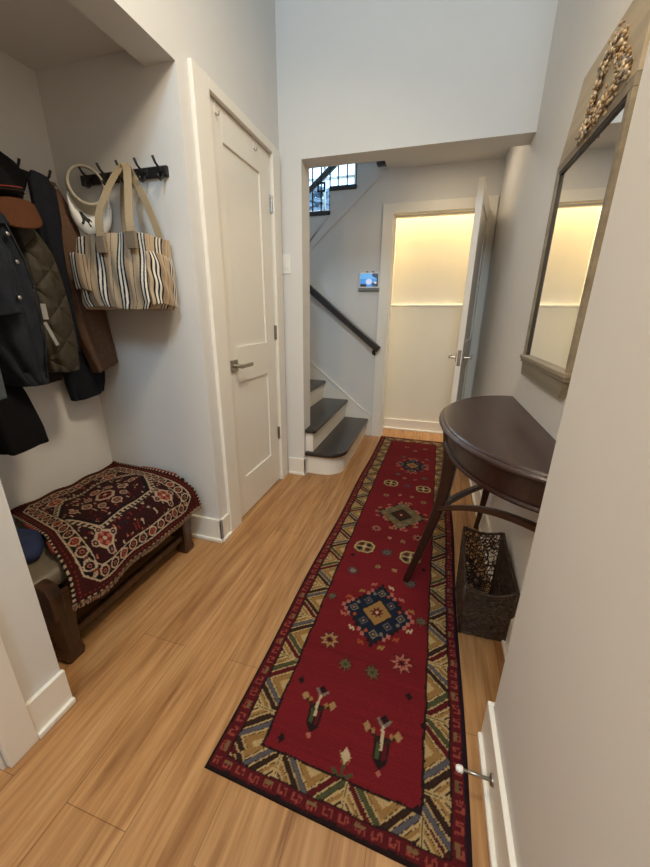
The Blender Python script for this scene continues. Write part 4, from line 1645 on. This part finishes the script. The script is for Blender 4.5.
# black coat, reaching from the hooks behind the denim
g = thing('coat', (-1.5, 1.0, .7), 'black coat with round snaps hanging topmost on the rail behind the brown-brimmed cap', 'coat', 'coats hanging in the alcove')
drape('body', [(.955, 1.728, 1.080, 1.715, -1.60, -1.51), (.947, 1.660, 1.140, 1.690, -1.62, -1.495), (.927, 1.590, 1.178, 1.650, -1.625, -1.492), (.904, 1.467, 1.120, 1.537, -1.62, -1.497), (.869, 1.331, 1.110, 1.368, -1.62, -1.497), (.813, 1.114, 1.020, 1.106, -1.61, -1.497), (.80, .95, .98, .95, -1.60, -1.505)], MAT['black_cloth'], g, .006, 5, 6)
drape('sleeve', [(.800, 1.100, .915, 1.100, -1.497, -1.486), (.778, 1.020, .905, 1.010, -1.497, -1.470), (.757, .920, .901, .890, -1.485, -1.385), (.759, .796, .911, .769, -1.455, -1.36), (.770, .698, .915, .708, -1.445, -1.36)], MAT['black_cloth'], g, .005, 4, 7)
for y, z in ((1.040, 1.665), (1.078, 1.605)):
    MB().lathe((-1.49, y, z), [(.0, .008), (.007, .007), (.008, 0)], 'x', 12).build('snap', MAT['iron'], g, True)
# denim jacket
g = thing('denim_jacket', (-1.38, .86, .93), 'blue denim jacket with metal buttons hanging in front of the black coat', 'jacket', 'coats hanging in the alcove')
drape('body', [(.820, 1.490, .890, 1.490, -1.48, -1.37), (.803, 1.458, .911, 1.458, -1.48, -1.345), (.772, 1.384, .936, 1.419, -1.485, -1.32), (.752, 1.289, .959, 1.313, -1.485, -1.31), (.755, 1.203, .961, 1.213, -1.485, -1.305), (.775, 1.085, .953, 1.079, -1.47, -1.31), (.853, .936, .936, .936, -1.45, -1.315)], MAT['denim'], g, .010, 7, 8)
drape('sleeve', [(.770, 1.385, .850, 1.395, -1.31, -1.265), (.758, 1.340, .866, 1.350, -1.305, -1.25), (.750, 1.254, .866, 1.267, -1.305, -1.245), (.748, 1.155, .854, 1.173, -1.30, -1.245)], MAT['denim'], g, .009, 6, 9)
drape('hem_band', [(.847, .968, .940, .968, -1.455, -1.309), (.850, .930, .940, .932, -1.452, -1.309)], MAT['denim'], g, .002, 3, 8)
drape('collar', [(.845, 1.505, .905, 1.490, -1.40, -1.335), (.820, 1.455, .925, 1.462, -1.40, -1.318), (.850, 1.425, .930, 1.440, -1.38, -1.318)], MAT['denim'], g, .003, 3, 10)
pk = MB()
pk.tube([(-1.325, .915, 1.44), (-1.312, .938, 1.34), (-1.304, .948, 1.22), (-1.304, .940, 1.08), (-1.308, .915, .95)], .0035, 6, flat=.5)
pk.build('placket', MAT['denim'], g, True)
for y, z, x in ((.905, 1.405, -1.312), (.905, 1.325, -1.300), (.842, 1.215, -1.236)):
    MB().lathe((x - .004, y, z), [(.0065, 0), (.0065, .006), (.0045, .008), (.0, .008)], 'x', 12).build('button', MAT['steel'], g, True)
MB().obox((-1.303, .957, 1.175), (1, 0, 0), (0, 1, 0), (0, 0, 1), .002, .009, .026).obox((-1.303, .963, 1.10), (1, .2, 0), (0, 1, .35), (0, -.35, 1), .002, .006, .042).build('tag_strip', simple('grey_tag', rgb(150, 148, 142), 0.9, 0.05, 80), g)
# pale denim cuff nearest the camera
g = thing('shirt', (-1.3, .69, .93), 'pale blue denim sleeve at the left edge, nearest the alcove opening', 'shirt', 'coats hanging in the alcove')
drape('sleeve', [(.665, 1.46, .725, 1.46, -1.33, -1.24), (.668, 1.30, .735, 1.30, -1.30, -1.215), (.672, 1.125, .734, 1.109, -1.28, -1.20), (.671, 1.032, .726, 1.025, -1.27, -1.195), (.657, .924, .717, .935, -1.265, -1.19)], MAT['light_denim'], g, .004, 4, 11)
drape('body', [(.640, 1.66, .74, 1.66, -1.60, -1.50), (.60, 1.60, .76, 1.60, -1.645, -1.42), (.59, 1.4, .735, 1.4, -1.645, -1.32), (.59, 1.1, .72, 1.1, -1.645, -1.33), (.60, .98, .72, .98, -1.645, -1.34)], MAT['light_denim'], g, .006, 5, 12)

# ------------------------------------------------------------------ brown-brimmed cap
cp = thing('cap', (-1.42, 1.0, 1.48), 'baseball cap with brown suede brim and black crown, hanging on the black coat', 'cap')
cc = Vector((-1.405, .978, 1.535))
uu, vv = np.meshgrid(np.linspace(0, 2 * np.pi, 40, endpoint=False), np.linspace(0, 1, 16))
ph = vv * np.pi * .5
X = cc.x - .055 + .075 * np.cos(ph) * np.cos(uu) * .8 + .012
Y = cc.y + .085 * np.cos(ph) * np.sin(uu)
Z = cc.z + .005 + .085 * np.sin(ph) + .02 * np.cos(uu)
P = np.stack([X, Y, Z], -1)
grid_obj('crown', P, MAT['black_cloth'], cp, None, True, True)
# brim: curved crescent drooping down and outwards
uu, vv = np.meshgrid(np.linspace(-1, 1, 30), np.linspace(0, 1, 14))
yy = uu * (.080 - .006 * vv)
X = cc.x + .003 + .052 * np.sqrt(np.clip(1 - (uu * .9) ** 2, 0, 1)) * .7 + vv * .040 * (1 - .3 * uu ** 2)
Z = cc.z - .008 - .092 * vv * np.sqrt(np.clip(1 - (uu * .93) ** 2, 0, 1)) ** .6 - .012 * uu ** 2 + .012 * uu
grid_obj('brim', np.stack([X, cc.y + .008 + yy, Z], -1), MAT['suede'], cp, None, False, False, thick=.004)
MB().tube([(cc.x + .036 * math.cos(a) + .005, cc.y + .070 * math.sin(a), cc.z + .012 + .012 * math.sin(a)) for a in np.linspace(-1.5, 1.5, 14)], .010, 8, flat=.4).build('band', MAT['lining'], cp, True)
MB().tube([(cc.x + .045 * math.cos(a) + .003, cc.y + .068 * math.sin(a), cc.z + .022 + .014 * math.sin(a)) for a in np.linspace(-1.0, .9, 12)], .0022, 6).build('cord', MAT['redtrim'], cp, True)
MB().blob((cc.x + .042, cc.y + .052, cc.z + .018), (.004, .004, .004), 2).build('stud', MAT['steel'], cp, True)

# ------------------------------------------------------------------ white visor
vs = thing('visor', (-1.44, 1.33, 1.5), 'white sun visor with a dark emblem hanging on the left hook of the side rail', 'visor')
vax = Vector((-.576, .528, -.29)).normalized()       # axis of the head loop, pointing away from the room
e2 = (Vector((0, 0, 1)) - vax * vax.z).normalized()     # from the brim up to the back strap
e1 = vax.cross(e2).normalized()
if e1.x < 0:
    e1 = -e1
vtop = Vector((-1.440, 1.350, 1.738))
vc = vtop - e2 * .074
n = 60
uu, vv = np.meshgrid(np.linspace(0, 2 * np.pi, n, endpoint=False), np.linspace(0, 1, 8))
P = np.zeros(uu.shape + (3,))


def band_w(a):
    return .018 + .052 * max(0, -math.sin(a)) ** .8


for i in range(uu.shape[0]):
    for j in range(n):
        a = uu[i, j]
        k = vv[i, j]
        P[i, j] = vc + e1 * ((.058 + .007 * k) * math.cos(a)) + e2 * ((.074 + .008 * k) * math.sin(a)) + vax * (band_w(a) * k)
grid_obj('head_band', P, MAT['band'], vs, None, True, False, thick=.009)
# brim: fan growing downwards from the far edge of the band
uu, vv = np.meshgrid(np.linspace(-1, 1, 44), np.linspace(0, 1, 20))
P = np.zeros(uu.shape + (3,))
for i in range(uu.shape[0]):
    for j in range(uu.shape[1]):
        a = -math.pi / 2 + uu[i, j] * 1.50
        k = vv[i, j]
        L = .092 * (max(0, math.cos(uu[i, j] * 1.45)) ** .5)
        p = vc + e1 * (.066 * math.cos(a)) + e2 * (.083 * math.sin(a)) + vax * (band_w(a) * .97)
        d = (-e2 * .95 + e1 * (.22 * math.cos(a)) - vax * (.10 - .42 * k * k)).normalized()
        P[i, j] = p + d * (L * k) - vax * (.020 * math.sin(k * math.pi * .6) * math.cos(uu[i, j] * 1.45))
brim = grid_obj('brim', P, MAT['visor'], vs, None, False, False, thick=.004)
# emblem: a small galloping horse, sewn on the brim
bi, bj = 9, 17
pc = Vector(P[bi, bj])
tx = (Vector(P[bi, bj + 3]) - Vector(P[bi, bj - 3])).normalized()
tz = (Vector(P[bi - 3, bj]) - Vector(P[bi + 3, bj])).normalized()
tn = tx.cross(tz).normalized()
if tn.y > 0:
    tn = -tn
em = MB()
hp = [(-.020, .020), (-.012, .024), (-.004, .016), (.004, .012), (.012, .012), (.022, .004), (.020, -.002), (.012, .004), (.010, -.006), (.018, -.014), (.012, -.016), (.004, -.006),
      (-.004, -.004), (-.006, -.016), (-.014, -.022), (-.016, -.018), (-.012, -.010), (-.014, .002), (-.018, .008), (-.024, .006), (-.026, .012)]
tt_ = bmesh.new()
lo = [tt_.verts.new(pc + tx * a * 1.15 + tz * b * 1.15 + tn * .0010) for a, b in hp]
hi = [tt_.verts.new(pc + tx * a * 1.15 + tz * b * 1.15 + tn * .0050) for a, b in hp]
tt_.faces.new(lo)
tt_.faces.new(hi)
for k in range(len(hp)):
    tt_.faces.new((lo[k], lo[(k + 1) % len(hp)], hi[(k + 1) % len(hp)], hi[k]))
bmesh.ops.recalc_face_normals(tt_, faces=tt_.faces[:])
bmesh.ops.triangulate(tt_, faces=tt_.faces[:])
em._merge(tt_)
em.build('emblem', MAT['visor_dark'], brim)

# ------------------------------------------------------------------ striped tote bag
bg = thing('tote_bag', (-1.26, 1.31, 1.19), 'beige canvas tote bag with black and white stripes hanging on the side rail', 'bag')
BX0, BX1, BYF, BYR, BZ0, BZ1 = -1.445, -1.085, 1.222, 1.390, 1.192, 1.462


def stripes(s):
    """s: metres along the cloth; woven stripe repeat"""
    p = (s / .104) % 1
    out = np.empty(s.shape + (3,))
    out[:] = rgb(186, 164, 134)
    blk, wht, red = rgb(36, 32, 34), rgb(226, 218, 204), rgb(120, 62, 54)
    for c in (.20, .36, .52):
        out[np.abs(p - c) < .036] = blk
    for c in (.28, .44):
        out[np.abs(p - c) < .044] = wht
    out[np.abs(p - .86) < .014] = red
    out[(p > .556) & (p < .72)] = rgb(160, 138, 112)
    return out


nu_, nv_2 = 900, 70
per = 2 * ((BX1 - BX0) + (BYR - BYF))
uu, vv = np.meshgrid(np.linspace(0, 1, nu_, endpoint=False), np.linspace(0, 1, nv_2))
W_, D_ = BX1 - BX0, BYR - BYF
s = uu * per
# rounded rectangle outline, start at front-left, going right
cxm, cym = (BX0 + BX1) / 2, (BYF + BYR) / 2


def outline(s):
    x = np.where(s < W_, BX0 + s, np.where(s < W_ + D_, BX1, np.where(s < 2 * W_ + D_, BX1 - (s - W_ - D_), BX0)))
    y = np.where(s < W_, BYF, np.where(s < W_ + D_, BYF + (s - W_), np.where(s < 2 * W_ + D_, BYR, BYR - (s - 2 * W_ - D_))))
    return x, y


xs = np.zeros(uu.shape)
ys = np.zeros(uu.shape)
for dlt in np.linspace(-.018, .018, 9):
    a, b = outline((s + dlt) % per)
    xs += a / 9
    ys += b / 9
zrel = vv
bulge = np.sin(np.clip(zrel, 0, 1) * np.pi) ** .7
tp = np.where(zrel < .1, .90 + 1.0 * zrel, 1.0) * (1 - .03 * zrel)
xs = cxm + (xs - cxm) * tp + .006 * zrel
squeeze = 1 - .14 * zrel ** 2
ys = BYR + (ys - BYR) * squeeze
wr_ = .0050 * np.sin(s * 44 + 1.2 * np.sin(vv * 5)) * (.3 + .7 * vv) + .0016 * np.sin(s * 120 + vv * 7) + .0030 * np.sin(vv * 9 + s * 23)
ys = np.where(ys < BYR - .02, ys + wr_ - .006 * bulge, ys)
xs = xs + .003 * np.sin(vv * 6 + s * 11)
zs = BZ0 + vv * (BZ1 - BZ0) + .010 * np.sin(s * 9.2 + .4) * vv ** 3 + .006 * np.sin(s * 17) * (1 - vv)
zs = zs + .012 * (xs - cxm) / W_ * vv - .010 * (1 - vv) * np.clip((s - .30) / .3, 0, 1) * (s < W_ + D_)
colb = stripes(s + .004 * np.sin(vv * 5 + s * 9) + .010 * vv)
P = np.stack([xs, ys, zs], -1)
# close: bottom and an inward rolled top
cen = P[0].mean(0)
btm = [cen + (P[0] - cen) * q + np.array([0, 0, -.004 * (1 - q)]) for q in (.15, .6, .92)]
top_in = P[-1].copy()
cen2 = P[-1].mean(0)
t1 = cen2 + (P[-1] - cen2) * .965 + np.array([0, 0, -.004])
t2 = cen2 + (P[-1] - cen2) * .90 + np.array([0, 0, -.08])
P = np.concatenate([np.stack(btm), P, np.stack([t1, t2])])
colb = np.concatenate([np.stack([colb[0]] * 3), colb, np.stack([colb[-1] * .8, colb[-1] * .6])])
grid_obj('bag_body', P, MAT['bag'], bg, colb, True, True)
# side pocket on the right end
uu, vv = np.meshgrid(np.linspace(0, 1, 160), np.linspace(0, 1, 50))
yy = BYF + .004 + uu * (D_ - .02)
xx = BX1 + .006 + .018 * np.sin(uu * np.pi) * np.sin(np.clip(vv * .9 + .1, 0, 1) * np.pi) ** .5 + .003 * np.sin(vv * 15 + uu * 9)
zz = BZ0 + .012 + vv * .192 + .006 * np.sin(uu * 5)
grid_obj('side_pocket', np.stack([xx, yy, zz], -1), MAT['bag'], bg, stripes(uu * D_ * .9 + .004), False, False, thick=.004)
uu2, vv2 = np.meshgrid(np.linspace(0, 1, 110), np.linspace(0, 1, 44))
xx = BX0 + .004 + uu2 * .080
yy = BYF - .014 - .010 * np.sin(uu2 * np.pi) * np.sin(vv2 * np.pi) ** .5
zz = BZ0 + .07 + vv2 * .135 + .004 * np.sin(uu2 * 5)
grid_obj('front_pocket', np.stack([xx, yy, zz], -1), MAT['bag'], bg, stripes(uu2 * .08 + .018), False, False, thick=.004)


def ribbon(pts, w, th, wdir, name, mat, parent):
    """flat strap along pts"""
    P_ = [Vector(p) for p in pts]
    n = 40
    Q = []
    for i in range(n + 1):
        f = i / n * (len(P_) - 1)
        k = min(int(f), len(P_) - 2)
        u = f - k
        p0, p1, p2, p3 = P_[max(k - 1, 0)], P_[k], P_[k + 1], P_[min(k + 2, len(P_) - 1)]
        Q.append(.5 * ((2 * p1) + (p2 - p0) * u + (2 * p0 - 5 * p1 + 4 * p2 - p3) * u * u + (3 * p1 - p0 - 3 * p2 + p3) * u ** 3))
    arr = np.zeros((n + 1, 4, 3))
    for i, q in enumerate(Q):
        d = (Q[min(i + 1, n)] - Q[max(i - 1, 0)]).normalized()
        wv = Vector(wdir)
        wv = (wv - d * wv.dot(d)).normalized()
        nn = d.cross(wv).normalized()
        for k, (a, b) in enumerate(((-1, -1), (1, -1), (1, 1), (-1, 1))):
            arr[i, k] = q + wv * (w / 2 * a) + nn * (th / 2 * b)
    return grid_obj(name, arr, mat, parent, None, True, True, smooth=False)


HKX, HKZ = -1.277, 1.724
hk = (-1.240, 1.350, 1.745)
HX = -1.232
ribbon([(-1.282, BYF + .004, 1.435), (-1.280, BYF + .012, 1.53), (-1.268, 1.285, 1.63), (-1.254, 1.335, 1.705), (-1.238, 1.350, 1.724), (-1.215, 1.340, 1.708), (-1.180, 1.290, 1.60), (-1.140, BYF + .012, 1.50), (-1.128, BYF + .004, 1.435)], .030, .004, (1, .25, .1), 'strap', MAT['strap'], bg)
ribbon([(-1.300, 1.372, 1.440), (-1.290, 1.370, 1.56), (-1.262, 1.366, 1.68), (-1.240, 1.362, 1.727), (-1.208, 1.366, 1.68), (-1.160, 1.372, 1.57), (-1.125, 1.375, 1.450)], .028, .004, (1, .2, .1), 'strap', MAT['strap'], bg)
for x, z in ((-1.278, 1.425), (-1.128, 1.435)):
    MB().box(x - .021, x + .021, BYF + .004 - .014, BYF + .004, z - .030, z + .030, .002).build('strap_patch', MAT['patch'], bg)
